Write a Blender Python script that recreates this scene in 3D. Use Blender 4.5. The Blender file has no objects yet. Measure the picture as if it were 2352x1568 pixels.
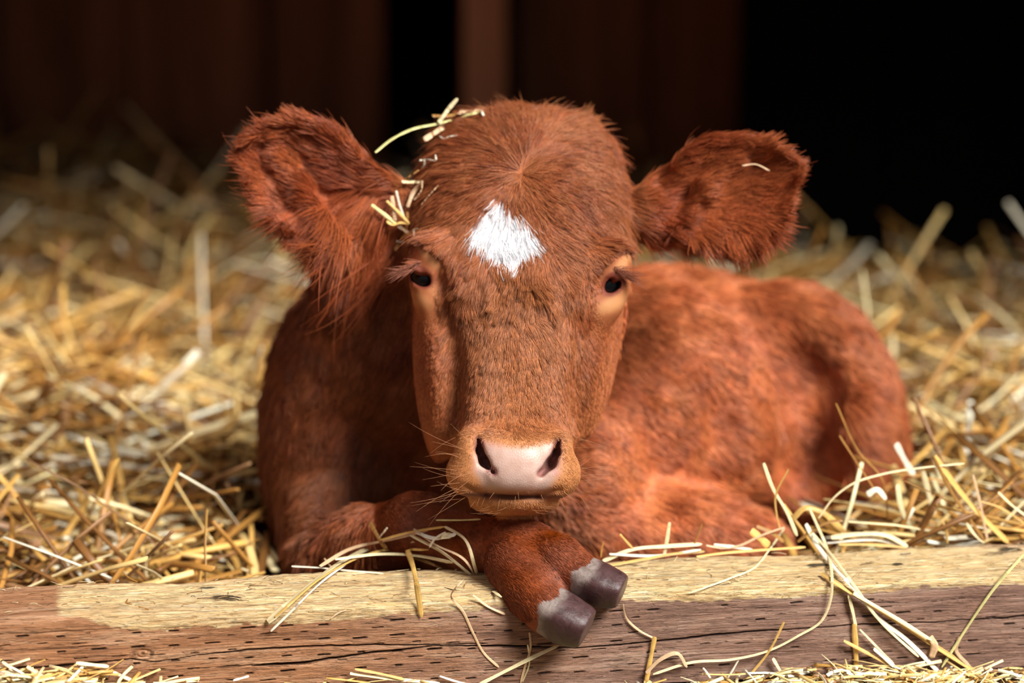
import bpy, math, os, random
import numpy as np
from mathutils import Vector, Matrix
from mathutils.kdtree import KDTree

rng = np.random.default_rng(7)
random.seed(7)
scene = bpy.context.scene
col = scene.collection

# ---------------------------------------------------------------- camera
W_PX, H_PX = 2352, 1568
LENS, SENSOR = 120.0, 36.0
DIST = 3.0                                   # distance of the reference plane (the calf's face)
S = DIST * SENSOR / LENS / W_PX              # metres per pixel on that plane
PITCH = math.radians(15.0)
FWD = np.array([0.0, math.cos(PITCH), -math.sin(PITCH)])
UP = np.array([0.0, math.sin(PITCH), math.cos(PITCH)])
EX = np.array([1.0, 0.0, 0.0])

def rigid(p):
    """(px, py, z) with z in pixels towards the camera -> camera aligned metres"""
    p = np.asarray(p, float)
    k = (DIST - p[..., 2] * S) / DIST
    return np.stack([(p[..., 0] - W_PX / 2) * k * S, (H_PX / 2 - p[..., 1]) * k * S, p[..., 2] * S], -1)

_b = rigid(np.array([1176.0, 1372.0, 110.0]))
ORI = -(_b[0] * EX + _b[1] * UP - _b[2] * FWD)   # the beam's front top edge is the world origin
CAM = ORI - DIST * FWD

def wpt(p):
    r = rigid(p)
    return ORI + r[..., 0:1] * EX + r[..., 1:2] * UP - r[..., 2:3] * FWD

def wdir(v):
    v = np.asarray(v, float)
    return v[..., 0:1] * EX - v[..., 1:2] * UP - v[..., 2:3] * FWD

cam_d = bpy.data.cameras.new('camera'); cam = bpy.data.objects.new('camera', cam_d); col.objects.link(cam)
cam_d.lens = LENS; cam_d.sensor_width = SENSOR; cam_d.clip_start = 0.1; cam_d.clip_end = 100
cam.location = Vector(CAM)
cam.rotation_euler = (math.pi / 2 - PITCH, 0, 0)
cam_d.dof.use_dof = True
cam_d.dof.focus_distance = 2.965
cam_d.dof.aperture_fstop = 2.2
cam_d.dof.aperture_blades = 0
scene.camera = cam

# ---------------------------------------------------------------- light
world = bpy.data.worlds.new('overcast_sky'); scene.world = world; world.use_nodes = True
wn = world.node_tree; bg = wn.nodes['Background']
# overcast sky: brighter overhead than at the horizon, dull ground below it
_tc = wn.nodes.new('ShaderNodeTexCoord'); _sp = wn.nodes.new('ShaderNodeSeparateXYZ'); _rp = wn.nodes.new('ShaderNodeValToRGB')
wn.links.new(_tc.outputs['Generated'], _sp.inputs[0]); wn.links.new(_sp.outputs['Z'], _rp.inputs['Fac'])
_e = _rp.color_ramp.elements; _e[0].position = 0.0; _e[0].color = (0.20, 0.21, 0.22, 1); _e[1].position = 0.85; _e[1].color = (0.93, 0.97, 1.0, 1)
_m = _e.new(0.02); _m.color = (0.28, 0.29, 0.31, 1)
wn.links.new(_rp.outputs['Color'], bg.inputs['Color'])
bg.inputs['Strength'].default_value = 0.46
sun_d = bpy.data.lights.new('hazy_sun', 'SUN'); sun = bpy.data.objects.new('hazy_sun', sun_d); col.objects.link(sun)
sun_d.energy = 6.8; sun_d.angle = math.radians(24); sun_d.color = (1.0, 0.97, 0.92)
sdir = Vector((-0.66, 0.60, -0.88)).normalized()          # from the front, above, a little from the right
sun.rotation_euler = sdir.to_track_quat('-Z', 'Y').to_euler()
vs = scene.view_settings
vs.view_transform = 'Standard'; vs.look = 'None'; vs.gamma = 1.0; vs.use_curve_mapping = False
vs.exposure = 0.0
scene.cycles.use_denoising = True
scene.cycles.max_bounces = 6; scene.cycles.diffuse_bounces = 3; scene.cycles.glossy_bounces = 2
scene.cycles.transmission_bounces = 2; scene.cycles.transparent_max_bounces = 4
scene.cycles.use_adaptive_sampling = True; scene.cycles.adaptive_threshold = 0.03

# ---------------------------------------------------------------- helpers
def srgb(r, g, b):
    f = lambda c: (c / 255 / 12.92) if c / 255 <= 0.04045 else ((c / 255 + 0.055) / 1.055) ** 2.4
    return np.array([f(r), f(g), f(b)])

def tag(o, label=None, cat=None, group=None, kind=None):
    if label: o['label'] = label
    if cat: o['category'] = cat
    if group: o['group'] = group
    if kind: o['kind'] = kind
    return o

def link(name, data, parent=None, mat=None):
    o = bpy.data.objects.new(name, data); col.objects.link(o)
    if parent is not None: o.parent = parent
    if mat is not None: data.materials.append(mat)
    return o

def mesh(name, V, F, mat=None, parent=None, smooth=True, attrs=None):
    """V (n,3); F (m,k) array of equal sized faces or a list"""
    me = bpy.data.meshes.new(name)
    V = np.asarray(V, np.float32)
    if isinstance(F, np.ndarray):
        m, k = F.shape
        me.vertices.add(len(V)); me.vertices.foreach_set('co', V.ravel())
        me.loops.add(m * k); me.loops.foreach_set('vertex_index', F.astype(np.int32).ravel())
        me.polygons.add(m); me.polygons.foreach_set('loop_start', np.arange(0, m * k, k, dtype=np.int32))
        me.update(calc_edges=True)
    else:
        me.from_pydata([tuple(v) for v in V], [], [tuple(f) for f in F]); me.update()
    me.polygons.foreach_set('use_smooth', np.full(len(me.polygons), smooth))
    if attrs:
        for an, (ty, arr) in attrs.items():
            a = me.attributes.new(an, ty, 'POINT')
            arr = np.asarray(arr, np.float32)
            if ty == 'FLOAT': a.data.foreach_set('value', arr.ravel())
            else:
                if arr.shape[1] == 3: arr = np.concatenate([arr, np.ones((len(arr), 1), np.float32)], 1)
                a.data.foreach_set('color', arr.ravel())
    return link(name, me, parent, mat)

def vnoise(p, seed=0):
    """smooth value noise on (n,3), -1..1"""
    p = np.asarray(p, np.float64); i = np.floor(p).astype(np.int64); f = p - i
    f = f * f * (3 - 2 * f)
    def h(a, b, c):
        n = (a * 73856093) ^ (b * 19349663) ^ (c * 83492791) ^ (seed * 2654435761 % 2147483647)
        n = (n ^ (n >> 13)) * 1274126177 & 0x7fffffff
        n = (n ^ (n >> 16)) & 0xffffff
        return n / float(0xffffff) * 2 - 1
    r = 0
    for a in (0, 1):
        for b in (0, 1):
            for c in (0, 1):
                w = (f[..., 0] if a else 1 - f[..., 0]) * (f[..., 1] if b else 1 - f[..., 1]) * (f[..., 2] if c else 1 - f[..., 2])
                r = r + w * h(i[..., 0] + a, i[..., 1] + b, i[..., 2] + c)
    return r

def vn3(p, seed=0):
    return np.stack([vnoise(p, seed), vnoise(p + 31.7, seed + 1), vnoise(p - 17.3, seed + 2)], -1)

def nrm(v):
    return v / np.maximum(np.linalg.norm(v, axis=-1, keepdims=True), 1e-9)

def sstep(a, b, x):
    t = np.clip((x - a) / (b - a), 0, 1); return t * t * (3 - 2 * t)

class Nodes:
    def __init__(self, name):
        self.m = bpy.data.materials.new(name); self.m.use_nodes = True
        self.t = self.m.node_tree; self.b = self.t.nodes['Principled BSDF']
    def n(self, ty, **kw):
        x = self.t.nodes.new(ty)
        for k, v in kw.items():
            if hasattr(x, k) and k not in ('inputs',): setattr(x, k, v)
        return x
    def l(self, a, b): self.t.links.new(a, b)
    def ramp(self, src, stops):
        r = self.n('ShaderNodeValToRGB'); e = r.color_ramp.elements
        while len(e) < len(stops): e.new(0.5)
        for i, (p, c) in enumerate(stops):
            e[i].position = p; e[i].color = (*c, 1)
        self.l(src, r.inputs['Fac']); return r.outputs['Color']
    def noise(self, vec, scale, detail=4, rough=0.6, dist=0.0):
        x = self.n('ShaderNodeTexNoise'); x.inputs['Scale'].default_value = scale
        x.inputs['Detail'].default_value = detail; x.inputs['Roughness'].default_value = rough
        x.inputs['Distortion'].default_value = dist
        if vec is not None: self.l(vec, x.inputs['Vector'])
        return x.outputs['Fac']
    def mapping(self, vec, scale):
        x = self.n('ShaderNodeMapping'); x.inputs['Scale'].default_value = scale
        self.l(vec, x.inputs['Vector']); return x.outputs['Vector']
    def mix(self, fac, a, b, mode='MIX'):
        x = self.n('ShaderNodeMix'); x.data_type = 'RGBA'; x.blend_type = mode
        for s, v in ((x.inputs[0], fac), (x.inputs[6], a), (x.inputs[7], b)):
            if isinstance(v, (int, float)): s.default_value = v
            elif isinstance(v, (tuple, list, np.ndarray)): s.default_value = (*v, 1)
            else: self.l(v, s)
        return x.outputs[2]
    def math(self, op, a, b=None, clamp=False):
        x = self.n('ShaderNodeMath'); x.operation = op; x.use_clamp = clamp
        for s, v in ((x.inputs[0], a), (x.inputs[1], b)):
            if v is None: continue
            if isinstance(v, (int, float)): s.default_value = v
            else: self.l(v, s)
        return x.outputs[0]
    def bump(self, h, strength=0.3, dist=0.001):
        x = self.n('ShaderNodeBump'); x.inputs['Strength'].default_value = strength
        x.inputs['Distance'].default_value = dist
        self.l(h, x.inputs['Height']); self.l(x.outputs['Normal'], self.b.inputs['Normal'])
    def attr(self, name):
        x = self.n('ShaderNodeAttribute'); x.attribute_name = name; return x
    def obj(self):
        return self.n('ShaderNodeTexCoord').outputs['Object']
    def base(self, c):
        if isinstance(c, (tuple, list, np.ndarray)): self.b.inputs['Base Color'].default_value = (*c, 1)
        else: self.l(c, self.b.inputs['Base Color'])
    def set(self, rough=None, spec=None, **kw):
        if rough is not None: self.b.inputs['Roughness'].default_value = rough
        if spec is not None: self.b.inputs['Specular IOR Level'].default_value = spec
# ---------------------------------------------------------------- the barn
def boards(name, x0, x1, y, z0, z1, mat, bw=0.19, th=0.03, axis='x', jag=0.0, seed=1):
    r = random.Random(seed); V = []; F = []; x = x0
    while x < x1 - 0.01:
        w = min(bw * r.uniform(0.8, 1.15), x1 - x); dy = r.uniform(-0.006, 0.006)
        zt = z1 - (r.uniform(0, jag) if jag else 0)
        a, b = x + 0.003, x + w - 0.003
        q = [(a, y + dy), (b, y + dy), (b, y + dy + th), (a, y + dy + th)]
        n = len(V)
        for z in (z0, zt):
            for (u, v) in q: V.append((u, v, z) if axis == 'x' else (v, u, z))
        F += [(n, n+1, n+5, n+4), (n+1, n+2, n+6, n+5), (n+2, n+3, n+7, n+6), (n+3, n, n+4, n+7), (n+4, n+5, n+6, n+7), (n+3, n+2, n+1, n)]
        x += w
    return tag(mesh(name, V, F, mat, smooth=False), kind='structure')

def wood_dark(name, c0, c1):
    N = Nodes(name); v = N.mapping(N.obj(), (9, 9, 0.8))
    f = N.noise(v, 2.2, 5, 0.65, 0.4)
    N.base(N.ramp(f, [(0.25, c0), (0.75, c1)])); N.set(0.9, 0.04); N.bump(f, 0.4, 0.004)
    return N.m
m_board = wood_dark('old_barn_board', srgb(84, 52, 36), srgb(168, 108, 78))
m_black = wood_dark('black_board', srgb(5, 4, 4), srgb(11, 9, 8))  # even near-black tone for the rear walls and ceiling
m_post = wood_dark('post_wood', srgb(206, 132, 96), srgb(236, 176, 140))
m_floor = wood_dark('earth_floor', srgb(58, 42, 28), srgb(80, 58, 40))

YW = 1.95
def quadbox(name, a, b, mat, kind='structure'):
    (x0, y0, z0), (x1, y1, z1) = a, b
    V = [(x0,y0,z0),(x1,y0,z0),(x1,y1,z0),(x0,y1,z0),(x0,y0,z1),(x1,y0,z1),(x1,y1,z1),(x0,y1,z1)]
    F = [(3,2,1,0),(4,5,6,7),(0,1,5,4),(1,2,6,5),(2,3,7,6),(3,0,4,7)]
    o = mesh(name, V, F, mat, smooth=False)
    if kind: tag(o, kind=kind)
    return o
FLOOR = -0.088
quadbox('floor', (-3.0, -3.6, FLOOR - 0.06), (3.0, 3.6, FLOOR), m_floor)
boards('wall_back', -2.4, -0.178, YW, FLOOR, 1.08, m_board, seed=3)
boards('wall_back_right', 0.0, 0.62, YW + 0.03, FLOOR, 1.08, m_board, seed=5)
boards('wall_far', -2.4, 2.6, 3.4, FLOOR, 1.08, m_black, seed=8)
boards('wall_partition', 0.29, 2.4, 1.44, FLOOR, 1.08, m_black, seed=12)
boards('wall_left_sky_block', -1.0, 3.4, -0.895, FLOOR, 1.08, m_board, axis='y', seed=9)  # unseen side wall, drawn close and forward to block sky on the left
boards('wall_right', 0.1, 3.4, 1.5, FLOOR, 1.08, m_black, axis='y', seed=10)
quadbox('ceiling_shade', (-2.5, 0.46, 1.06), (2.6, 3.5, 1.11), m_black)  # unseen ceiling, set this low to shade the rear of the pen
quadbox('wall_far_backing', (-2.4, 3.45, FLOOR), (2.6, 3.5, 1.08), m_black)  # solid panels, here and below, added so no sky leaks between boards
quadbox('wall_partition_backing', (0.29, 1.475, FLOOR), (2.4, 1.49, 1.08), m_black)
quadbox('wall_left_backing', (-0.93, -1.0, FLOOR), (-0.905, 3.4, 1.08), m_black)
post = quadbox('wooden_post', (-0.068, YW - 0.08, FLOOR), (-0.008, YW - 0.005, 1.06), m_post, None)
tag(post, 'upright reddish brown wooden post against the dark barn wall behind the head', 'post')
bv = post.modifiers.new('bevel', 'BEVEL'); bv.width = 0.006; bv.segments = 3
# ---------------------------------------------------------------- calf body: an implicit surface, meshed with surface nets
PR = []      # (mode, func, bbox, k)
def add(mode, fn, bb, k): PR.append((mode, fn, bb, k))

def rotmat(rx=0, ry=0, rz=0):
    cx, sx, cy, sy, cz, sz = math.cos(rx), math.sin(rx), math.cos(ry), math.sin(ry), math.cos(rz), math.sin(rz)
    Rx = np.array([[1,0,0],[0,cx,-sx],[0,sx,cx]]); Ry = np.array([[cy,0,sy],[0,1,0],[-sy,0,cy]]); Rz = np.array([[cz,-sz,0],[sz,cz,0],[0,0,1]])
    return Rz @ Ry @ Rx

def ell(c, r, k=40, mode='u', rz=0, ry=0, rx=0, n=2.0):
    c = np.array(c, float); r = np.array(r, float); R = rotmat(math.radians(rx), math.radians(ry), math.radians(rz))
    def fn(X, Y, Z):
        x, y, z = X - c[0], Y - c[1], Z - c[2]
        a = (R[0,0]*x + R[1,0]*y + R[2,0]*z) / r[0]
        b = (R[0,1]*x + R[1,1]*y + R[2,1]*z) / r[1]
        d = (R[0,2]*x + R[1,2]*y + R[2,2]*z) / r[2]
        if n == 2.0:
            k0 = np.sqrt(a*a + b*b + d*d) + 1e-6
            k1 = np.sqrt((a/r[0])**2 + (b/r[1])**2 + (d/r[2])**2) + 1e-9
            return k0 * (k0 - 1) / k1
        k0 = (np.abs(a)**n + np.abs(b)**n + np.abs(d)**n) ** (1/n) + 1e-6
        return (k0 - 1) * r.min() * 0.9 * np.where(k0 > 1, 1.3, 1)
    m = r.max()
    add(mode, fn, (c - m - k - 12, c + m + k + 12), k)

def chain(pts, k=30, mode='u', flat=1.0):
    """round cones through (x,y,z,r)"""
    P = np.array(pts, float)
    for A, B in zip(P[:-1], P[1:]):
        def fn(X, Y, Z, A=A, B=B):
            d = B[:3] - A[:3]; L = d @ d
            t = np.clip(((X-A[0])*d[0] + (Y-A[1])*d[1] + (Z-A[2])*d[2]) / L, 0, 1)
            return np.sqrt((X-A[0]-t*d[0])**2 + (Y-A[1]-t*d[1])**2 + ((Z-A[2]-t*d[2])/flat)**2) - (A[3] + t*(B[3]-A[3]))
        m = max(A[3], B[3]) * max(1, flat)
        add(mode, fn, (np.minimum(A[:3], B[:3]) - m - k - 12, np.maximum(A[:3], B[:3]) + m + k + 12), k)

def ipl(tab, c):
    """smooth interpolation of a table column over y"""
    ys = np.array([t[0] for t in tab], float); v = np.array([t[c] for t in tab], float)
    m = np.gradient(v, ys)
    yy = np.linspace(ys[0], ys[-1], 400)
    i = np.clip(np.searchsorted(ys, yy) - 1, 0, len(ys) - 2); h = ys[i+1] - ys[i]; t = (yy - ys[i]) / h
    w = (2*t**3-3*t**2+1)*v[i] + (t**3-2*t**2+t)*h*m[i] + (-2*t**3+3*t**2)*v[i+1] + (t**3-t**2)*h*m[i+1]
    return lambda q: np.interp(q, yy, w)

RHO = math.radians(1.8); HX, HY = 1193.0, 642.0
def head2img(a, y):
    return HX + a*math.cos(RHO) - (y-HY)*math.sin(RHO), HY + a*math.sin(RHO) + (y-HY)*math.cos(RHO)
def img2head(px, py):
    x, y = px - HX, py - HY
    return x*math.cos(RHO) + y*math.sin(RHO), HY - x*math.sin(RHO) + y*math.cos(RHO)

def loft(tab, n, k):
    """tab rows: y, halfwidth, zfront, zback (head coordinates)"""
    fw, ff, fb = ipl(tab, 1), ipl(tab, 2), ipl(tab, 3)
    y0, y1 = tab[0][0], tab[-1][0]; wm = max(t[1] for t in tab)
    def fn(X, Y, Z):
        a, y = img2head(X, Y)
        w = np.maximum(fw(y), 3); zf = ff(y); zb = fb(y); h = np.maximum((zf - zb) / 2, 3); zc = (zf + zb) / 2
        k0 = (np.abs(a / w)**n + np.abs((Z - zc) / h)**n) ** (1/n) + 1e-6
        f = (k0 - 1) * np.minimum(w, h) * 0.9
        end = np.maximum(y0 - y, y - y1)
        return np.maximum(f, end)
    zs = [t[2] for t in tab] + [t[3] for t in tab]
    add('u', fn, (np.array([HX - wm - 60 - k, y0 - 40 - k, min(zs) - 30 - k]), np.array([HX + wm + 60 + k, y1 + 40 + k, max(zs) + 30 + k])), k)

def hell(a, y, z, r, **kw):
    px, py = head2img(a, y); ell((px, py, z), r, **kw)
def hchain(pts, **kw):
    q = []
    for (a, y, z, r) in pts:
        px, py = head2img(a, y); q.append((px, py, z, r))
    chain(q, **kw)

# torso
ell((762, 1010, -760), (158, 345, 300), k=60)                      # shoulder and brisket on the left
ell((865, 790, -600), (150, 200, 230), k=90)                       # side of the neck
chain([(1130, 620, -430, 145), (970, 830, -620, 180), (960, 1050, -800, 200)], k=80)
ell((1200, 1010, -850), (420, 385, 300), k=80)                     # fore chest and ribs behind the head
ell((1500, 930, -900), (330, 315, 300), k=80, rz=6)                # barrel
ell((1560, 900, -1120), (340, 285, 240), k=80, rz=14)
ell((1825, 935, -1000), (232, 290, 250), k=70, rz=-18)             # haunch
ell((1910, 1040, -930), (160, 215, 200), k=60, rz=-8)             # thigh
ell((1500, 1230, -640), (300, 120, 190), k=60, rz=4)               # belly and elbow fold low behind the beam
ell((1320, 1110, -560), (150, 190, 150), k=60, rz=-8)
ell((745, 1230, -560), (98, 170, 150), k=50)                       # lower left shoulder, forearm
ell((900, 570, -390), (88, 95, 90), k=50)                          # crest behind the ear
ell((850, 665, -480), (120, 100, 120), k=70)
# hollow of the flank and the soft grooves
ell((1650, 975, -590), (52, 130, 62), k=60, mode='s', rz=10)
chain([(1620, 640, -850, 46), (1760, 740, -820, 56), (1846, 880, -815, 60), (1868, 1060, -800, 56), (1850, 1180, -760, 40)], k=90, mode='s')
chain([(1500, 1180, -420, 12), (1620, 1150, -430, 12)], k=50, mode='s')

# head
skull = [(254, 50, -330, -380), (266, 120, -285, -430), (292, 165, -240, -480), (334, 200, -188, -510), (400, 228, -130, -530), (480, 246, -90, -540),
         (560, 252, -66, -540), (640, 248, -60, -530), (720, 240, -96, -510), (800, 226, -122, -480), (880, 202, -110, -430),
         (950, 172, -66, -360), (1020, 142, -5, -280), (1080, 112, 40, -200), (1118, 60, 10, -140)]
loft(skull, 2.05, 30)
bridge = [(470, 90, -190, -300), (530, 130, -120, -300), (590, 165, -70, -300), (660, 168, -24, -290), (740, 146, 2, -260), (820, 128, 28, -230), (900, 118, 62, -200), (960, 116, 96, -160), (1010, 122, 120, -120), (1060, 118, 140, -60)]
loft(bridge, 2.5, 62)
for s in (-1, 1):
    hell(s*203, 588, -146, (54, 42, 62), k=44, rz=s*22)            # brow
    hell(s*216, 640, -150, (40, 46, 60), k=24)                     # lids round the eyeball
    hell(s*194, 702, -136, (44, 32, 44), k=44, rz=-s*20)           # bag under the eye
    if s < 0: hell(-176, 900, -175, (46, 170, 120), k=60)
    hell(s*160, 850, -215, (50, 150, 120), k=60, rz=s*9)                   # cheek
# muzzle
hell(0, 1040, 62, (124, 62, 92), k=34, n=2.5)
hell(0, 1092, 52, (146, 56, 88), k=34, n=2.4)
hell(0, 1070, 100, (78, 66, 74), k=26, n=2.6)                      # nose pad
for s in (-1, 1):
    hell(s*96, 1095, 96, (50, 44, 52), k=24)                       # lip corners
    hell(s*100, 1040, 106, (32, 48, 40), k=20, rz=-s*10)           # wing of the nostril
hell(4, 1150, 20, (104, 34, 96), k=14, n=2.3)                      # lower lip and chin
# nostrils and mouth
for s in (-1, 1):
    hell(s*102+9, 1080, 112, (22, 22, 30), k=14)
    hchain([(s*91+9, 1010, 120, 5), (s*89+9, 1036, 120, 8), (s*76+9, 1062, 124, 11), (s*54+9, 1085, 130, 9)], k=12, mode='s', flat=3.6)
    hchain([(s*108, 1120, 142, 3.5), (s*60, 1138, 130, 5), (s*5, 1141, 128, 5)], k=8, mode='s', flat=5)
# eye openings
EYES = [(967, 636, -110, 36), (1408, 651, -110, -42)]
ell((966, 638, -112), (27, 18, 46), k=7, mode='s', rz=36)
ell((1408, 653, -112), (24, 16, 46), k=7, mode='s', rz=-48)

ell((953, 617, -114), (30, 9, 27), k=8, rz=34)                     # upper lids
ell((1423, 632, -114), (27, 8, 27), k=8, rz=-46)
# ears: cupped leaves
def ear(base, tip, up, wtab, cup, tilt, z0, z1, k=30, th=17):
    base = np.array(base, float); tip = np.array(tip, float); ax = tip - base; L = np.linalg.norm(ax); ax /= L
    bx = np.array([-ax[1], ax[0]]) * up                            # across, towards the upper edge
    ts = np.array([w[0] for w in wtab]); wu = np.array([w[1] for w in wtab]); wl = np.array([w[2] for w in wtab])
    tt = np.linspace(0, 1, 200)
    su = np.interp(tt, ts, wu); sl = np.interp(tt, ts, wl)
    kern = np.ones(21) / 21
    su = np.convolve(np.pad(su, 10, 'edge'), kern, 'valid'); sl = np.convolve(np.pad(sl, 10, 'edge'), kern, 'valid')
    def fn(X, Y, Z):
        x, y = X - base[0], Y - base[1]
        t = (x*ax[0] + y*ax[1]) / L; b = x*bx[0] + y*bx[1]
        u, l = np.interp(t, tt, su), np.interp(t, tt, sl)
        mid = (u - l) / 2; hw = np.maximum((u + l) / 2, 4)
        q = (b - mid) / hw
        c0 = z0 + (z1 - z0) * t + cup * (np.clip(q*q, 0, 1.6) - 0.6) * np.clip(t*3, 0, 1) + tilt * q
        sheet = np.abs(Z - c0) / math.sqrt(1 + (cup*1.2/100)**2) - th * (1.5 - 0.7 * np.clip(t, 0, 1))
        out = (np.abs(q) - 1) * hw * 0.9
        out = np.maximum(out, np.maximum(-t, t - 1) * L)
        h = np.clip(0.5 + 0.5 * (sheet - out) / 14, 0, 1)
        return out * (1 - h) + sheet * h + 14 * h * (1 - h)
    P = np.stack([base, tip, base + bx*max(wu), base - bx*max(wl), tip + bx*max(wu), tip - bx*max(wl)])
    lo = P.min(0) - k - 20; hi = P.max(0) + k + 20
    add('u', fn, (np.array([lo[0], lo[1], min(z0, z1) - cup - 90 - k]), np.array([hi[0], hi[1], max(z0, z1) + cup + 90 + k])), k)
ear((905, 470), (556, 345), 1, [(0, 44, 52), (0.25, 78, 112), (0.5, 122, 138), (0.75, 120, 112), (0.9, 80, 60), (1, 14, 14)], 46, 12, -300, -240)
ear((1475, 490), (1828, 385), -1, [(0, 45, 40), (0.25, 100, 95), (0.5, 126, 142), (0.75, 104, 128), (0.9, 70, 72), (1, 14, 14)], 46, 8, -300, -240)
ell((900, 470, -310), (75, 52, 55), k=40, rz=18)
ell((1485, 490, -310), (62, 52, 55), k=40, rz=-14)

# folds inside the ears
chain([(668, 330, -248, 11), (712, 380, -262, 14), (742, 440, -276, 14), (800, 500, -280, 10)], k=22, mode='s')
chain([(625, 300, -228, 8), (690, 300, -246, 10), (745, 335, -252, 10)], k=18, mode='s')
chain([(640, 372, -248, 10), (690, 440, -262, 12), (760, 520, -270, 10)], k=30)
chain([(1520, 555, -268, 11), (1590, 512, -266, 14), (1665, 455, -262, 13), (1720, 392, -258, 12), (1750, 380, -250, 8)], k=22, mode='s')
chain([(1500, 430, -276, 9), (1545, 360, -270, 11), (1585, 315, -262, 8)], k=20, mode='s')
chain([(1540, 520, -262, 8), (1610, 440, -256, 12), (1680, 370, -254, 10)], k=30)
# foreleg laid over the beam
chain([(760, 1290, -430, 95), (860, 1250, -300, 84), (950, 1212, -200, 76)], k=30)      # forearm
ell((962, 1200, -185), (84, 68, 78), k=24, rz=-12)                                      # knee
chain([(960, 1212, -180, 68), (1085, 1250, -100, 60), (1180, 1256, -45, 66)], k=26)     # cannon
ell((1192, 1258, -30), (82, 70, 74), k=22, rz=28)                                       # fetlock
chain([(1225, 1262, -5, 62), (1282, 1290, 50, 59), (1328, 1318, 82, 52)], k=16)         # upper toe
chain([(1178, 1290, 20, 66), (1216, 1350, 85, 65), (1256, 1400, 126, 58)], k=16)        # lower toe

FINE = 5.0
def axis(segs):
    out = []
    for a, b, st in segs: out.append(np.arange(a, b, st))
    return np.concatenate(out).astype(np.float32)
GX = axis([(520, 900, 2.4*FINE), (900, 1030, 1.4*FINE), (1030, 1345, FINE), (1345, 1500, 1.4*FINE), (1500, 2130, 2.8*FINE)])
GY = axis([(205, 560, 1.6*FINE), (560, 700, FINE), (700, 985, 1.6*FINE), (985, 1180, FINE), (1180, 1470, 1.4*FINE)])
GZ = axis([(-1420, -420, 3.2*FINE), (-420, -170, 1.8*FINE), (-170, 215, FINE)])
G = np.full((len(GX), len(GY), len(GZ)), 900.0, np.float32)
for mode, fn, (lo, hi), k in PR:
    ix = slice(*np.searchsorted(GX, [lo[0], hi[0]])); iy = slice(*np.searchsorted(GY, [lo[1], hi[1]])); iz = slice(*np.searchsorted(GZ, [lo[2], hi[2]]))
    if ix.start == ix.stop or iy.start == iy.stop or iz.start == iz.stop: continue
    A = G[ix, iy, iz]
    B = np.asarray(fn(GX[ix, None, None], GY[None, iy, None], GZ[None, None, iz]), np.float32)
    if mode == 'u':
        h = np.clip(0.5 + 0.5 * (A - B) / k, 0, 1); R = A * (1 - h) + B * h - k * h * (1 - h)
    else:
        h = np.clip(0.5 - 0.5 * (A + B) / k, 0, 1); R = A * (1 - h) - B * h + k * h * (1 - h)
    G[ix, iy, iz] = R
# cut flat a little below the bedding
PX, PY, PZ = GX, GY, GZ

def surface_nets(G, ax, ay, az):
    I = G < 0
    c = np.zeros(tuple(n - 1 for n in G.shape), np.int8)
    for a in (0, 1):
        for b in (0, 1):
            for d in (0, 1):
                c += I[a:I.shape[0]-1+a, b:I.shape[1]-1+b, d:I.shape[2]-1+d]
    act = (c > 0) & (c < 8); idx = np.full(act.shape, -1, np.int64); cells = np.argwhere(act); idx[act] = np.arange(len(cells))
    acc = np.zeros((len(cells), 3)); cnt = np.zeros(len(cells))
    axs = (ax, ay, az); i, j, k = cells.T
    for d in range(3):
        o1, o2 = [q for q in range(3) if q != d]
        for a in (0, 1):
            for b in (0, 1):
                off = [0, 0, 0]; off[o1] = a; off[o2] = b
                p = [i + off[0], j + off[1], k + off[2]]; q = list(p); q[d] = q[d] + 1
                v0 = G[p[0], p[1], p[2]]; v1 = G[q[0], q[1], q[2]]
                m = (v0 < 0) != (v1 < 0); t = np.where(m, v0 / np.where(m, v0 - v1, 1), 0)
                for e in range(3):
                    base = axs[e][p[e]]; val = base + (t * (axs[e][q[e]] - base) if e == d else 0)
                    acc[:, e] += np.where(m, val, 0)
                cnt += m
    V = acc / cnt[:, None]
    Q = []
    for d in range(3):
        o1, o2 = [(1, 2), (2, 0), (0, 1)][d]
        sl0 = [slice(None)]*3; sl1 = [slice(None)]*3; sl0[d] = slice(0, -1); sl1[d] = slice(1, None)
        m = I[tuple(sl0)] != I[tuple(sl1)]; e = np.argwhere(m)
        ok = (e[:, o1] > 0) & (e[:, o2] > 0) & (e[:, o1] < G.shape[o1]-1) & (e[:, o2] < G.shape[o2]-1); e = e[ok]
        flip = I[tuple(sl0)][tuple(e.T)]
        def cell(da, db):
            q = e.copy(); q[:, o1] -= da; q[:, o2] -= db; return idx[tuple(q.T)]
        qd = np.stack([cell(1, 1), cell(0, 1), cell(0, 0), cell(1, 0)], 1)
        qd[~flip] = qd[~flip][:, ::-1]
        Q.append(qd)
    return V, np.concatenate(Q)
CV, CF = surface_nets(G, GX, GY, GZ)
del G
# relax once along the edges
def relax(V, F, w):
    s = np.zeros_like(V); n = np.zeros(len(V))
    for a in range(4):
        b = (a + 1) % 4
        np.add.at(s, F[:, a], V[F[:, b]]); np.add.at(n, F[:, a], 1)
        np.add.at(s, F[:, b], V[F[:, a]]); np.add.at(n, F[:, b], 1)
    return V * (1 - w) + w * s / np.maximum(n, 1)[:, None]
CV = relax(CV, CF, 0.5); CV = relax(CV, CF, 0.4)
CF = CF[:, ::-1] if False else CF
CR = rigid(CV)                       # camera aligned metres (x right, y up, z to camera)
fn_ = np.cross(CR[CF[:, 2]] - CR[CF[:, 0]], CR[CF[:, 3]] - CR[CF[:, 1]])
ctr = CR[CF].mean(1) - CR.mean(0)
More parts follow.
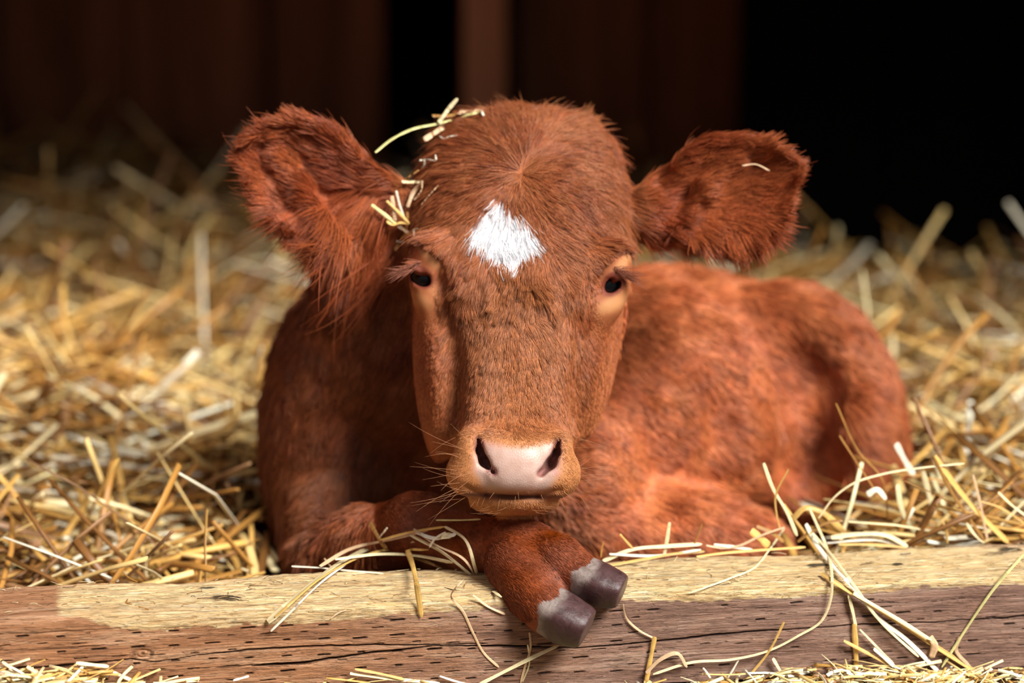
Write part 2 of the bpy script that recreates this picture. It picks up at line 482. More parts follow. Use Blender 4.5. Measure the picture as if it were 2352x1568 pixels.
# orientation: nose-side faces must point to the camera
front = CV[CF[:, 0]][:, 2] > 100
if fn_[front][:, 2].mean() < 0: CF = CF[:, ::-1]; fn_ = -fn_
VN = np.zeros_like(CR)
for a in range(4): np.add.at(VN, CF[:, a], fn_)
VN = nrm(VN)                         # vertex normals, camera aligned

# colour of the hide, by region (image px of the vertex)
RED = srgb(146, 76, 43); RED2 = srgb(172, 103, 62); CREAM = srgb(192, 130, 80); PINK = srgb(196, 162, 148); DARKR = srgb(104, 40, 24)
def blob(px, py, cx, cy, rx, ry, rot=0, soft=0.5):
    c, s = math.cos(math.radians(rot)), math.sin(math.radians(rot))
    x, y = (px-cx)*c + (py-cy)*s, -(px-cx)*s + (py-cy)*c
    r = np.sqrt((x/rx)**2 + (y/ry)**2)
    return 1 - sstep(1 - soft, 1 + soft, r)
def star_w(px, py):
    up = sstep(455, 560, py)
    hw = 6 + 62 * np.clip((py - 456) / 76, 0, 1) - 44 * np.clip((py - 540) / 45, 0, 1)
    cx = 1156 + (py - 530) * 0.30 * (py > 530)
    w = (np.abs(px - cx) < hw) & (py > 454) & (py < 594)
    return w
def in_leg(px, py, z):
    return (py > 1190) & (z > -150) | ((py > 1130) & (px < 1060) & (z > -330) & (px > 860) & (z < -60))
def muzzle_w(a, y, z):
    return np.clip(sstep(968, 1015, y + 0.0009*a*a*0 - 10*np.cos(a/60)), 0, 1) * (z > -60)
def pad_w(a, y):
    """bare pink skin of the nose"""
    a = a - 8
    hw = np.interp(y, [1000, 1020, 1050, 1085, 1105, 1125, 1140], [82, 93, 99, 97, 82, 72, 62])
    top = 1006 + 0.0022 * a*a*0 
    return sstep(12, -12, np.abs(a) - hw) * sstep(1000 + 14*np.cos(a/50), 1026 + 14*np.cos(a/50), y) * sstep(1140, 1112, y)
def hide(px, py, z):
    a, y = img2head(px, py); head = (z > -260) & (py < 1192) & (np.abs(a) < 270)
    leg = in_leg(px, py, z) & ~((py < 1192) & (np.abs(a) < 160) & (z > -20))
    n = vnoise(np.stack([px, py, z], -1) / 55, 5)[..., None]; n2 = vnoise(np.stack([px, py*0.6, z], -1) / 16, 9)[..., None]
    c = RED + (RED2 - RED) * np.clip(0.35 + 0.5*n + 0.35*n2, 0, 1)
    far = (z < -330)[..., None]
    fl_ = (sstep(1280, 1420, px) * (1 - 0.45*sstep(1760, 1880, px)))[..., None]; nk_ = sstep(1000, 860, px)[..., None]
    c = np.where(far | (z < -300)[..., None] & (px > 1300)[..., None], c * (1 + 0.52*fl_) * (1 - 0.34*nk_), c)     # lit flank and shaded neck and shoulder painted into the coat
    er_ = (((px < 925) | (px > 1462)) & (py < 620) & (z < -120) & (z > -400))[..., None]
    c = np.where(er_, c * np.array([1.02, 0.82, 0.72]), c)         # redder ears
    hm = head & ~leg
    gold = (np.clip(blob(px, py, 1185, 800, 122, 240, 0, 0.55), 0, 1) * hm)[..., None]
    c = c * (1 - 0.75*gold) + (srgb(172, 108, 66)) * 0.75 * gold  # golden coat kept to the bridge; darker cheeks stand in for shade
    mz = (muzzle_w(a, y, z) * hm)[..., None]
    c = c * (1 - 0.85*mz) + CREAM * 0.85 * mz
    for (cx, cy, rx, ry, ro, w) in ((985, 588, 40, 10, 48, .6), (962, 688, 34, 16, 25, .5), (1428, 606, 36, 10, -48, .7), (1406, 698, 38, 16, -25, .8), (1000, 668, 30, 12, 50, .3)):
        b = (blob(px, py, cx, cy, rx, ry, ro, 0.6) * hm * w)[..., None]
        c = c * (1 - b) + srgb(202, 144, 94) * b
    lg = leg[..., None]
    c = np.where(lg, srgb(138, 70, 40) * 0.95 + 0.02 * n, c)
    return c, hm, leg
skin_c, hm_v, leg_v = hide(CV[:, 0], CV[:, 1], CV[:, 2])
av, yv = img2head(CV[:, 0], CV[:, 1])
pad = pad_w(av, yv) * (CV[:, 2] > 60) * hm_v
nz = vnoise(CV / 14, 3)[:, None]
pc = PINK + 0.05 * nz
up_ = sstep(1040, 1015, yv)[:, None]
pc = pc * (1 - 0.35*up_) + srgb(214, 140, 116) * 0.35 * up_
side = (np.clip((np.abs(av) - 78) / 20, 0, 1) * sstep(1105, 1085, yv))[:, None]
pc = pc * (1 - 0.5*side) + srgb(176, 104, 92) * 0.5 * side
skin_c = skin_c * (1 - pad[:, None]) + pc * pad[:, None]
low_ = (sstep(1108, 1132, yv) * pad)[:, None]
skin_c = skin_c * (1 - 0.6*low_) + srgb(160, 112, 96) * 0.6 * low_
lip = (np.exp(-((yv - 1139) / 7.0)**2) * (np.abs(av) < 112) * (CV[:, 2] > 60) * hm_v)[:, None]
for s_ in (-1, 1):                                                # dark lining of the nostrils
    nd = np.full(len(CV), 99.0)
    npts = [(91, 1010), (89, 1036), (76, 1062), (54, 1085)]
    for (p0, p1) in zip(npts[:-1], npts[1:]):
        for t_ in np.linspace(0, 1, 5):
            nd = np.minimum(nd, np.hypot(av - 9 - s_*(p0[0] + (p1[0]-p0[0])*t_), yv - (p0[1] + (p1[1]-p0[1])*t_)))
    ndw = (sstep(15, 6, nd) * (CV[:, 2] > -40) * hm_v)[:, None]
    skin_c = skin_c * (1 - 0.85*ndw) + srgb(136, 80, 74) * 0.85 * ndw
    pad = pad * (1 - 0.7*ndw[:, 0]) 
skin_c = skin_c * (1 - lip) + srgb(120, 76, 62) * lip
for (cx, cy, rz_) in ((965, 636, 36), (1409, 651, -48)):          # moist rim of the lids
    rim = (blob(CV[:, 0], CV[:, 1], cx, cy, 34, 25, rz_, 0.15) * hm_v)[:, None]
    skin_c = skin_c * (1 - rim) + srgb(116, 52, 34) * rim

N = Nodes('calf_hide'); N.base(N.attr('hide').outputs['Color']); N.set(0.62, 0.35)
N.l(N.attr('wet').outputs['Fac'], N.n('ShaderNodeMath').inputs[0])
rr = N.math('MULTIPLY_ADD', N.attr('wet').outputs['Fac'], -0.34); rr.node.inputs[2].default_value = 0.68
N.l(rr, N.b.inputs['Roughness'])
vor = N.n('ShaderNodeTexVoronoi'); vor.feature = 'DISTANCE_TO_EDGE'; vor.inputs['Scale'].default_value = 420
N.l(N.obj(), vor.inputs['Vector'])
hgt = N.math('MULTIPLY', N.math('MINIMUM', vor.outputs['Distance'], 0.18), N.attr('wet').outputs['Fac'])
N.bump(hgt, 0.25, 0.002)
m_hide = N.m
CW = wpt(CV)
CW[:, 2] = np.maximum(CW[:, 2], FLOOR + 0.002 + 0.0 * CW[:, 2])            # the belly rests on the floor
_y = math.radians(7.5); _bx = np.array([math.cos(_y), math.sin(_y), 0.0]); _bn = np.array([math.sin(_y), -math.cos(_y), 0.0])
_d = -(CW @ _bn); _in = (_d > 0) & (_d < 0.096) & (CW[:, 2] < 0.0005)
_up = _in & (CW[:, 2] > -0.022); CW[_up, 2] = 0.0006          # skin resting on the beam top
_bk = _in & ~_up & (_d > 0.04); CW[_bk] -= _bn * (0.0965 - _d[_bk])[:, None]
print('in beam', _in.sum(), _up.sum(), _bk.sum())
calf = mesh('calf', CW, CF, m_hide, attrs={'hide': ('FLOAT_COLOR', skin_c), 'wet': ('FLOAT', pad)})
tag(calf, 'red brown calf with a white star on its forehead lying behind the timber beam', 'calf')
# ---------------------------------------------------------------- coat
DENS = 1.0
def hair_mat(name, rough=0.42, spec=0.35):
    N = Nodes(name); N.base(N.attr('tint').outputs['Color']); N.set(rough, spec); return N.m
m_hair = hair_mat('calf_hair'); m_white = hair_mat('white_hair', 0.5, 0.3)

def curves(name, P, rad, tint, mat, parent, label=None):
    """P (n,k,3) world; rad (n,k) metres; tint (n,3)"""
    n, k = P.shape[:2]
    hc = bpy.data.hair_curves.new(name); hc.add_curves([k] * n)
    hc.attributes['position'].data.foreach_set('vector', P.astype(np.float32).ravel())
    r = hc.attributes.get('radius') or hc.attributes.new('radius', 'FLOAT', 'POINT')
    r.data.foreach_set('value', rad.astype(np.float32).ravel())
    a = hc.attributes.new('tint', 'FLOAT_COLOR', 'CURVE')
    a.data.foreach_set('color', np.concatenate([np.clip(tint, 0, 1), np.ones((n, 1))], 1).astype(np.float32).ravel())
    o = link(name, hc, parent, mat)
    if label: o['label'] = label
    return o

def c2w(r):      # camera aligned metres -> world
    return ORI + r[..., 0:1] * EX + r[..., 1:2] * UP - r[..., 2:3] * FWD

# sample roots
tri = np.concatenate([CF[:, [0, 1, 2]], CF[:, [0, 2, 3]]])
tn = np.cross(CR[tri[:, 1]] - CR[tri[:, 0]], CR[tri[:, 2]] - CR[tri[:, 0]]); ta = np.linalg.norm(tn, axis=1) / 2 / S**2
tn = nrm(tn); tc = CV[tri].mean(1)
def zone(px, py, z):
    a, y = img2head(px, py)
    leg = in_leg(px, py, z) & ~((py < 1192) & (np.abs(a) < 160) & (z > -20))
    ear_ = (((px < 925) & (z > -400)) | ((px > 1462) & (z > -400))) & (py < 620) & (z < -120)
    head = (z > -330) & (py < 1192) & (np.abs(a) < 272) & ~leg & ~ear_
    body = ~(leg | ear_ | head)
    return a, y, leg, ear_, head, body
a_, y_, leg_, ear_, head_, body_ = zone(*tc.T)
dens = np.where(head_, 0.27, np.where(ear_, 0.16, np.where(leg_, 0.22, 0.060)))
dens = np.where(body_ & (tc[:, 2] < -700), 0.042, dens)
dens = dens * np.where(tn[:, 2] > -0.25, 1, np.where(ear_, 0.4, 0.0)) * (tc[:, 1] < 1420)
padt = pad[tri].mean(1) * (tc[:, 2] > 60)
dens = dens * (1 - np.clip(padt * 2, 0, 1))
lid = np.zeros(len(tc))
for (cx, cy, rz_) in ((965, 636, 36), (1409, 651, -48)):
    lid = np.maximum(lid, blob(tc[:, 0], tc[:, 1], cx, cy, 32, 23, rz_, 0.1) * head_)
dens = dens * (1 - lid)
dens = np.where(head_ & (np.abs(y_ - 1139) < 7) & (np.abs(a_) < 110), 0, dens)
cnt = rng.poisson(dens * ta * DENS)
ti = np.repeat(np.arange(len(tri)), cnt); n = len(ti)
b = rng.random((n, 2)); fl = b.sum(1) > 1; b[fl] = 1 - b[fl]; w = np.stack([1 - b.sum(1), b[:, 0], b[:, 1]], 1)
R0 = (CR[tri[ti]] * w[..., None]).sum(1); I0 = (CV[tri[ti]] * w[..., None]).sum(1); N0 = nrm((VN[tri[ti]] * w[..., None]).sum(1))
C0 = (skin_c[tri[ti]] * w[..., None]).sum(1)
a, y, leg, ea, hd, bd = zone(*I0.T); px, py, pz = I0.T

def unit2(x, yy):
    l = np.maximum(np.hypot(x, yy), 1e-6); return x / l, yy / l
D = np.zeros((n, 3)); L = np.zeros(n); lift = np.full(n, 0.3); curl = np.full(n, 0.2)
# head: a whorl high on the forehead, then down the face and round the cheeks
rx, ry = px - 1196, py - 392
ux, uy = unit2(rx + 0.25 * ry, ry)                                # slight swirl
down = sstep(520, 760, y)
fx = ux * (1 - down) + down * (a / 330); fy = uy * (1 - down) + down * 1.0
lock = vn3(np.stack([px, py, pz], 1) / 46, 11); lock2 = vn3(np.stack([px, py, pz], 1) / 20, 21)
messy = np.clip(1.2 - np.abs(y - 640) / 210, 0.35, 1.1) * (1 - 0.9 * sstep(145, 195, np.abs(a)) * sstep(600, 680, y)) * (1 - 0.5 * sstep(150, 220, np.abs(a))) * (1 - 0.6*sstep(760, 900, y))
Dh = np.stack([fx, -fy, 0.12 + 0 * fx], 1) + (0.55 * lock + 0.55 * lock2) * messy[:, None]
Lh = np.interp(y, [230, 330, 450, 620, 720, 800, 900, 985, 1010, 1200], [50, 48, 46, 56, 48, 36, 29, 19, 8, 6])
side = sstep(165, 225, np.abs(a)) * sstep(560, 640, y)
Lh = Lh * (1 - 0.55 * side) * (1 - 0.5 * sstep(150, 200, np.abs(a)) * sstep(660, 720, y))
for (cx, cy) in ((968, 590), (1422, 602)): Lh = Lh * (1 - 0.6 * blob(px, py, cx, cy, 66, 40, 0, 0.5))
for (cx, cy, rx_, ry_, ro) in ((985, 600, 60, 30, 50), (965, 690, 60, 42, 20), (1425, 615, 55, 30, -50), (1405, 702, 60, 42, -20)):
    Lh = Lh * (1 - 0.78 * blob(px, py, cx, cy, rx_, ry_, ro, 0.4))
for (cx, cy) in ((965, 636), (1409, 651)): Lh = Lh * (1 - 0.75 * blob(px, py, cx, cy, 62, 50, 0, 0.3))
D = np.where(hd[:, None], Dh, D); L = np.where(hd, Lh, L)
lift = np.where(hd, np.where(y < 330, 0.62, 0.34), lift); curl = np.where(hd, 0.34 * messy, curl)
mzw = hd & (y > 985)
D = np.where(mzw[:, None], np.stack([np.sign(a) * 0.7 * np.clip(np.abs(a) / 60, 0, 1), -0.8 + 0 * a, 0 * a - 0.2], 1), D); lift = np.where(mzw, 0.30, lift)
# ears: along the leaf, fringe hanging from the lower edge
sgn = np.where(px < 1100, -1.0, 1.0)
ec = np.where(px < 1100, 400, 430); low = sstep(40, 120, py - ec)
axx = np.where(px < 1100, -0.94, 0.95); axy = np.where(px < 1100, 0.34, 0.20)
De = np.stack([axx * (1 - 0.35*low), axy * (1 - low) - 0.75 * low + 0.25*(ec - py)/120, 0.15 + 0 * px], 1) + 0.42 * lock + 0.22 * lock2
De = np.where(((px > 745) & (px < 905) & (py > 440))[:, None], np.stack([-0.45 + 0*px, -0.9 + 0*px, 0.35 + 0*px], 1) + 0.3 * lock, De)
D = np.where(ea[:, None], De, D)
tuft = ea & (px > 745) & (px < 905) & (py > 440)
L = np.where(ea, 40 + 26 * low + 62 * tuft, L); lift = np.where(ea, 0.34, lift); curl = np.where(ea, 0.28, curl)
# body
fr = sstep(900, 1200, px)
Db = np.stack([-0.35 + 1.15 * fr, -0.95 + 0.35 * fr, 0 * px], 1) + 0.30 * vn3(np.stack([px, py, pz], 1) / 90, 41) + 0.22 * lock
D = np.where(bd[:, None], Db, D); L = np.where(bd, np.interp(px, [600, 1000, 1300, 1700, 2000], [62, 46, 40, 58, 72]), L); lift = np.where(bd, 0.30, lift)
# leg
Dl = np.stack([0.80 + 0*px, -0.62 + 0*px, 0.5 + 0*px], 1) + 0.25 * lock2
D = np.where(leg[:, None], Dl, D); L = np.where(leg, 15, L); lift = np.where(leg, 0.26, lift); curl = np.where(leg, 0.1, curl)

D = D + rng.normal(0, 0.13, D.shape)
D = D + (0.5 * np.exp(-((px-1196)**2 + (py-392)**2) / 40**2) * hd)[:, None] * lock2
T = nrm(D - (D * N0).sum(1, keepdims=True) * N0)
L = L * np.where(ea, rng.uniform(0.5, 1.45, n), rng.uniform(0.7, 1.2, n)) * S
stray = (rng.random(n) < 0.02) & (ea | (hd & (y < 560))); L = L * np.where(stray, 1.45, 1.0); lift = np.where(stray, lift + 0.25, lift)
K = 6; tt = np.linspace(0, 1, K)
swirl = vn3(I0 / 30, 61) * curl[:, None] + rng.normal(0, 0.07, (n, 3))
P = np.zeros((n, K, 3)); P[:, 0] = R0 - N0 * 0.6 * S
cur = P[:, 0].copy()
for i in range(1, K):
    t = tt[i]
    d = nrm(T + N0 * (lift * (1.25 - 1.15 * t) - 0.03)[:, None] + swirl * (t * 1.6))
    cur = cur + d * (L / (K - 1))[:, None]; P[:, i] = cur
# clumping towards a guide tip
ncl = max(1, n // 22); ci = rng.choice(n, ncl, replace=False)
kd = KDTree(ncl)
for q, v in enumerate(R0[ci]): kd.insert(v, q)
kd.balance()
near = np.fromiter((kd.find(v)[1] for v in R0), np.int64, n)
g = ci[near]
same = np.linalg.norm(R0 - R0[g], axis=1) < 22 * S
cl = rng.uniform(0.55, 1.15, n) * np.where(bd, 0.45, np.where(leg, 0.35, np.where(ea, 0.5, 0.72))) * same * (~stray) * (hd & (y > 985)).__invert__()
for i in range(1, K):
    off = P[g, i] - P[g, 0]
    tgt = P[g, 0] + off + (P[:, 0] - P[g, 0]) * 0.35
    wgt = (cl * tt[i] ** 1.1)[:, None]
    P[:, i] = P[:, i] * (1 - wgt) + tgt * wgt
r0 = np.where(hd | leg, 0.50, np.where(ea, 0.72, 1.15)) * S
r0 = np.where(mzw, 0.5 * S, r0)
rad = r0[:, None] * np.array([1.0, 1.0, 0.95, 0.8, 0.55, 0.18])[None]
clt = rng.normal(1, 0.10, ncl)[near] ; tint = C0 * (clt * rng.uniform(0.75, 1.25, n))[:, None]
gold = (rng.random(n) < 0.10)[:, None] & hd[:, None]
tint = np.where(gold, tint * 0.5 + srgb(206, 138, 84) * 0.5, tint)
st = hd & star_w(px + 10 * lock2[:, 0] + rng.normal(0, 3, n), py + 8 * lock2[:, 1] + rng.normal(0, 4, n))
keep = ~st
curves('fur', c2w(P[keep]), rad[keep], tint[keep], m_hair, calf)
stc = np.clip(srgb(244, 243, 246) * rng.uniform(0.92, 1.06, st.sum())[:, None], 0, 1)
curves('forehead_star', c2w(P[st]), rad[st] * 1.05, stc, m_white, calf, 'white tuft of hair on the forehead')
print('HAIRS', n, 'star', st.sum())

# long single hairs: whiskers, lashes
def surf_z(px_, py_):
    """front surface depth of the calf at an image point"""
    m = (np.abs(CV[:, 0] - px_) < 9) & (np.abs(CV[:, 1] - py_) < 9)
    return CV[m][:, 2].max() if m.any() else -100.0
def strands(name, items, r, tintc, label, parent=calf):
    """items: list of (root px,py, dz offset, tip dx, dy, dz, sag)"""
    n = len(items); P = np.zeros((n, 7, 3))
    for q, (x, yy, dz, dx, dy, dzz, sag) in enumerate(items):
        z = surf_z(x, yy) + dz
        for i in range(7):
            t = i / 6
            P[q, i] = (x + dx * t, yy + dy * t + sag * t * t, z + dzz * t)
    rad = np.tile(np.array([1, 1, .95, .85, .7, .5, .25]) * r * S, (n, 1))
    tc_ = np.tile(np.array(tintc), (n, 1)) * rng.uniform(0.8, 1.15, (n, 1))
    return curves(name, c2w(rigid(P)), rad, tc_, m_white, parent, label)
wh = []
for s, cx in ((-1, 1062), (1, 1308)):
    for q in range(24):
        x = cx + rng.uniform(-24, 24); yy = rng.uniform(1000, 1145); l = rng.uniform(30, 125)
        an = rng.uniform(-0.5, 0.65) + (yy - 1060) / 220
        wh.append((x, yy, -2, s * l * math.cos(an), l * math.sin(an), rng.uniform(-10, 50), rng.uniform(-18, 18)))
for q in range(12):
    x = rng.uniform(1090, 1290); l = rng.uniform(14, 34)
    wh.append((x, rng.uniform(1128, 1150), -2, (x - 1185) * 0.12 + rng.uniform(-6, 6), l, rng.uniform(4, 16), 0))
for q in range(26):
    x = rng.uniform(1105, 1290); l = rng.uniform(14, 34)
    wh.append((x, rng.uniform(1160, 1180), -2, (1 if x > 1185 else -1) * rng.uniform(5, 40), l * 0.4, rng.uniform(0, 12), -6))
strands('whiskers', wh, 0.22, srgb(196, 138, 98), None)
for (nm, s, cx, cy) in (('eyelashes', -1, 950, 616), ('eyelashes', 1, 1424, 628)):
    it = []
    for q in range(110):
        u = rng.uniform(-1, 1); x = cx + u * 20; yy = cy + u * 13 * (-s) * -1 + rng.uniform(-5, 5)
        l = rng.uniform(26, 62)
        it.append((x, yy, -4, s * l * rng.uniform(0.6, 1.0), l * rng.uniform(-0.35, 0.45), rng.uniform(0, 30), l*0.15))
    strands(nm, it, 0.5, srgb(150, 92, 70), 'fine pale brown lashes')

# ---------------------------------------------------------------- eyes
def sphere(name, c, r, mat, parent, seg=32):
    V, F = [], []
    for i in range(seg + 1):
        th = math.pi * i / seg
        for j in range(seg * 2):
            ph = math.pi * j / seg; V.append((math.sin(th)*math.cos(ph), math.sin(th)*math.sin(ph), math.cos(th)))
    for i in range(seg):
        for j in range(seg * 2):
            F.append((i*2*seg+j, (i+1)*2*seg+j, (i+1)*2*seg+(j+1) % (2*seg), i*2*seg+(j+1) % (2*seg)))
    V = np.array(V) * r + np.array(c)
    return mesh(name, V, np.array(F), mat, parent)
N = Nodes('dark_wet_eye'); N.base(srgb(14, 16, 18)); N.set(0.10, 0.4)
m_eye = N.m
for (cx, cy) in ((968, 637), (1407, 652)):
    z = np.percentile(CV[(np.abs(CV[:, 0]-cx) < 40) & (np.abs(CV[:, 1]-cy) < 34) & (CV[:, 2] > -230)][:, 2], 80)
    s = 1 if cx < 1180 else -1
    c = wpt(np.array([cx + s*9, cy + 2, z - 56]))
    sphere('eyeball', c, 42 * S, m_eye, calf)

# ---------------------------------------------------------------- hooves
N = Nodes('hoof_horn')
hc_ = N.attr('shade').outputs['Color']
rg = N.noise(N.mapping(N.obj(), (1, 1, 1)), 170, 6, 0.7, 0.8)
N.base(N.mix(1.0, hc_, N.ramp(rg, [(0.28, (0.45, 0.38, 0.34)), (0.5, (0.95, 0.9, 0.88)), (0.75, (1.25, 1.2, 1.2))]), 'MULTIPLY')); N.set(0.38, 0.45); N.bump(rg, 0.35, 0.002)
m_hoof = N.m
def hoof(pts, label):
    """pts: (px,py,z, across radius, height radius) along the claw; last ring is the blunt toe"""
    pts = np.array(pts, float); C = wpt(pts[:, :3]); n = len(pts); M = 28
    V = []; sh = []
    for i in range(n):
        d = C[min(i+1, n-1)] - C[max(i-1, 0)]; d /= np.linalg.norm(d)
        up = np.array([0.10, -0.42, 0.90]); sd = np.cross(d, up); sd /= np.linalg.norm(sd); u = np.cross(sd, d)
        for j in range(M):
            th = 2*math.pi*j/M; cs, sn = math.cos(th), math.sin(th); e = 2/2.9
            x = math.copysign(abs(cs)**e, cs) * pts[i, 3]; yv_ = math.copysign(abs(sn)**e, sn) * pts[i, 4]
            V.append(C[i] + sd * x * S + u * yv_ * S); t = i / (n - 1)
            w_ = sstep(0.32, 0.42, t + 0.05 * math.sin(th * 3 + 1))
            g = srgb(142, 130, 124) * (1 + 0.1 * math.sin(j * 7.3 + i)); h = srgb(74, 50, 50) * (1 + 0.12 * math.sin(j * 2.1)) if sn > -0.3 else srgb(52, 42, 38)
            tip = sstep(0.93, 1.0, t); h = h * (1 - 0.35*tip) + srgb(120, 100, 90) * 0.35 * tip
            sh.append(g * (1 - w_) + h * w_)
    F = [(i*M+j, i*M+(j+1) % M, (i+1)*M+(j+1) % M, (i+1)*M+j) for i in range(n-1) for j in range(M)]
    for i in (0, n-1):
        V.append(C[i]); sh.append(sh[i*M]); c = len(V) - 1
        F += [(c, i*M+(j+1) % M, i*M+j, c) if i == 0 else (c, i*M+j, i*M+(j+1) % M, c) for j in range(M)]
    F = [tuple(dict.fromkeys(f)) for f in F]
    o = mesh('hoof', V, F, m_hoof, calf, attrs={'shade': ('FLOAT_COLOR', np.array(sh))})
    o['label'] = label
    bv = o.modifiers.new('soft', 'SUBSURF'); bv.levels = 1; bv.render_levels = 1
    return o
def dense(pts, k):
    pts = np.array(pts, float); t = np.linspace(0, len(pts) - 1, k)
    return np.stack([np.interp(t, np.arange(len(pts)), pts[:, c]) for c in range(5)], 1)
hoof(dense([(1312, 1310, 76, 40, 42), (1345, 1328, 96, 48, 45), (1385, 1345, 112, 48, 44), (1420, 1356, 122, 40, 38), (1430, 1360, 124, 34, 32)], 15), 'dark purple brown hoof claw with a grey band, the upper one')
hoof(dense([(1238, 1382, 116, 44, 46), (1265, 1402, 134, 54, 52), (1302, 1424, 150, 55, 52), (1340, 1440, 160, 46, 46), (1350, 1445, 162, 40, 40)], 15), 'dark purple brown hoof claw with a grey band, the lower one')
# ---------------------------------------------------------------- the timber beam
YAW = math.radians(7.5)
BX = np.array([math.cos(YAW), math.sin(YAW), 0.0]); BN = np.array([math.sin(YAW), -math.cos(YAW), 0.0])   # along, and out of the front face
BH, BD = 0.086, 0.094
def ray(px, py):
    v = FWD + EX * (px - W_PX/2) * SENSOR / LENS / W_PX + UP * (H_PX/2 - py) * SENSOR / LENS / W_PX
    return v
def on_front(px, py, h=0.0):
    v = ray(px, py); t = (h - CAM @ BN) / (v @ BN); return CAM + v * t
def on_top(px, py, h=0.0):
    v = ray(px, py); t = (h - CAM[2]) / v[2]; return CAM + v * t
def uv_front(px, py):
    p = on_front(px, py); return p @ BX, -p[2]

us = np.arange(-0.66, 0.70, 0.0014)
top = np.arange(BD, 0.004, -0.0008); fr = np.arange(0.0, BH, 0.0006)
Rb = 0.007
prof = []                                                   # (depth back from front face, z, kind coordinate)
for d in np.linspace(0.0, BH - 0.012, 8)[::-1]: prof.append((BD, -0.012 - d, -1.0))
for an in np.linspace(0, math.pi/2, 7): prof.append((BD - 0.012 + 0.012*math.cos(an), -0.012 + 0.012*math.sin(an), -1.0))
for d in top[(top < BD - 0.012) & (top > Rb)]: prof.append((d, 0.0, 0.0))
for an in np.linspace(math.pi/2, math.pi, 12): prof.append((Rb + Rb*math.cos(an), -Rb + Rb*math.sin(an), 0.0))
for z in fr[fr > Rb]: prof.append((0.0, -z, 0.0))
for d in np.linspace(0.004, BD - 0.004, 8): prof.append((d, -BH, -1.0))
prof = np.array(prof); nv = len(prof); nu = len(us)
pn = np.zeros((nv, 2))
dd = np.roll(prof[:, :2], -1, 0) - np.roll(prof[:, :2], 1, 0); pn = np.stack([-dd[:, 1], dd[:, 0]], 1); pn = -pn / np.maximum(np.linalg.norm(pn, axis=1, keepdims=True), 1e-9)
if pn[np.argmax(prof[:, 1] * 1.0 + (prof[:, 0] > 0.03) * 0.01)][1] < 0: pn = -pn
U = np.repeat(us, nv); Dp = np.tile(prof[:, 0], nu); Zp = np.tile(prof[:, 1], nu); Nd = np.tile(pn[:, 0], nu); Nz = np.tile(pn[:, 1], nu)
is_top = (Zp > -0.0085) ; is_front = (Dp < 0.003)
grain = vnoise(np.stack([U*22, Dp*420, Zp*420], 1), 3)*0.5 + vnoise(np.stack([U*60, Dp*1000, Zp*1000], 1), 4)*0.5
big = vnoise(np.stack([U*6, Dp*16, Zp*16], 1), 5)
chip = vnoise(np.stack([U*45, Dp*190, Zp*190], 1), 6)
edge_n = vnoise(np.stack([U*14, U*0, U*0], 1), 7)*0.6 + vnoise(np.stack([U*60, U*0, U*0], 1), 8)*0.5 + vnoise(np.stack([U*200, Zp*300, U*0], 1), 9)*0.35
# pale worn wood: the whole top and a ragged band over the front edge
vfront = np.where(is_front, -Zp, 0.0)
lim = 0.0085 + 0.0045*edge_n + 0.006*sstep(-0.42, -0.30, U)*sstep(0.05, -0.25, U) - 0.012*sstep(-0.33, -0.41, U)
pale = sstep(0.0012, -0.0012, np.where(Zp < -0.0005, -Zp, 0) - lim + 0.0015*grain)
pale = np.where(Dp > BD - 0.016 + 0.01*big, pale*(0.55 + 0.3*big), pale)
tl = sstep(-0.36, -0.43, U) * (Dp > 0.05)
pale = pale * (1 - 0.8*tl)
disp = 0.0009*big*1.6 + 0.00028*grain + np.where(pale > 0.5, 0.00060*chip, 0.00018*chip)
disp += np.where(pale > 0.5, 0.0007*vnoise(np.stack([U*120, Dp*380, Zp*380], 1), 31), 0)
disp += np.where((Dp > BD - 0.03) & (Zp > -0.02), 0.0022*vnoise(np.stack([U*11, U*0, U*0], 1), 12) - 0.001, 0)
disp -= 0.0018*sstep(-0.012, 0.0, -(vfront - 0.012)) * 0
dark = np.zeros(len(U))
def groove(pts, width, depth, amt=1.0, front=True):
    global disp, dark
    P = np.array([uv_front(*p) if front else ((lambda q: (q @ BX, -(q @ BN)))(on_top(*p))) for p in pts])
    yy = np.interp(us, P[:, 0], P[:, 1]) + 0.0006*vnoise(np.stack([us*50, us*0, us*0], 1), 17) + 0.0003*vnoise(np.stack([us*170, us*0, us*0], 1), 18)
    wv = width * (0.7 + 0.5*vnoise(np.stack([us*18, us*0, us*0], 1), 19)) * sstep(P[0, 0], P[0, 0] + 0.03, us) * sstep(P[-1, 0], P[-1, 0] - 0.03, us)
    if P[0, 0] <= -0.36: wv = np.maximum(wv, width*0.6*(us < P[0, 0] + 0.05))
    q = (vfront if front else Dp) - np.repeat(yy, nv); ww = np.maximum(np.repeat(wv, nv), 1e-6)
    m = np.exp(-(q / ww)**2 * 1.2) * ((is_front if front else is_top) & (np.repeat(wv, nv) > 1e-5))
    disp -= depth * m; dark = np.maximum(dark, amt * m)
groove([(-60, 1545), (42, 1535), (180, 1524), (300, 1513), (350, 1520), (380, 1516), (450, 1504), (560, 1494), (700, 1486), (900, 1481), (1010, 1478), (1150, 1477)], 0.0008, 0.003)
groove([(560, 1531), (700, 1524), (800, 1508), (900, 1494), (1000, 1481), (1100, 1483), (1320, 1487), (1491, 1475), (1600, 1464), (1703, 1453), (1953, 1435), (2150, 1428), (2352, 1415), (2420, 1410)], 0.00115, 0.005)
groove([(380, 1536), (535, 1530), (700, 1521), (760, 1518)], 0.0005, 0.0012, 0.7)
groove([(0, 1457), (120, 1449), (230, 1444), (330, 1435)], 0.0005, 0.001, 0.7)
groove([(0, 1494), (150, 1487), (300, 1476)], 0.0005, 0.001, 0.7)
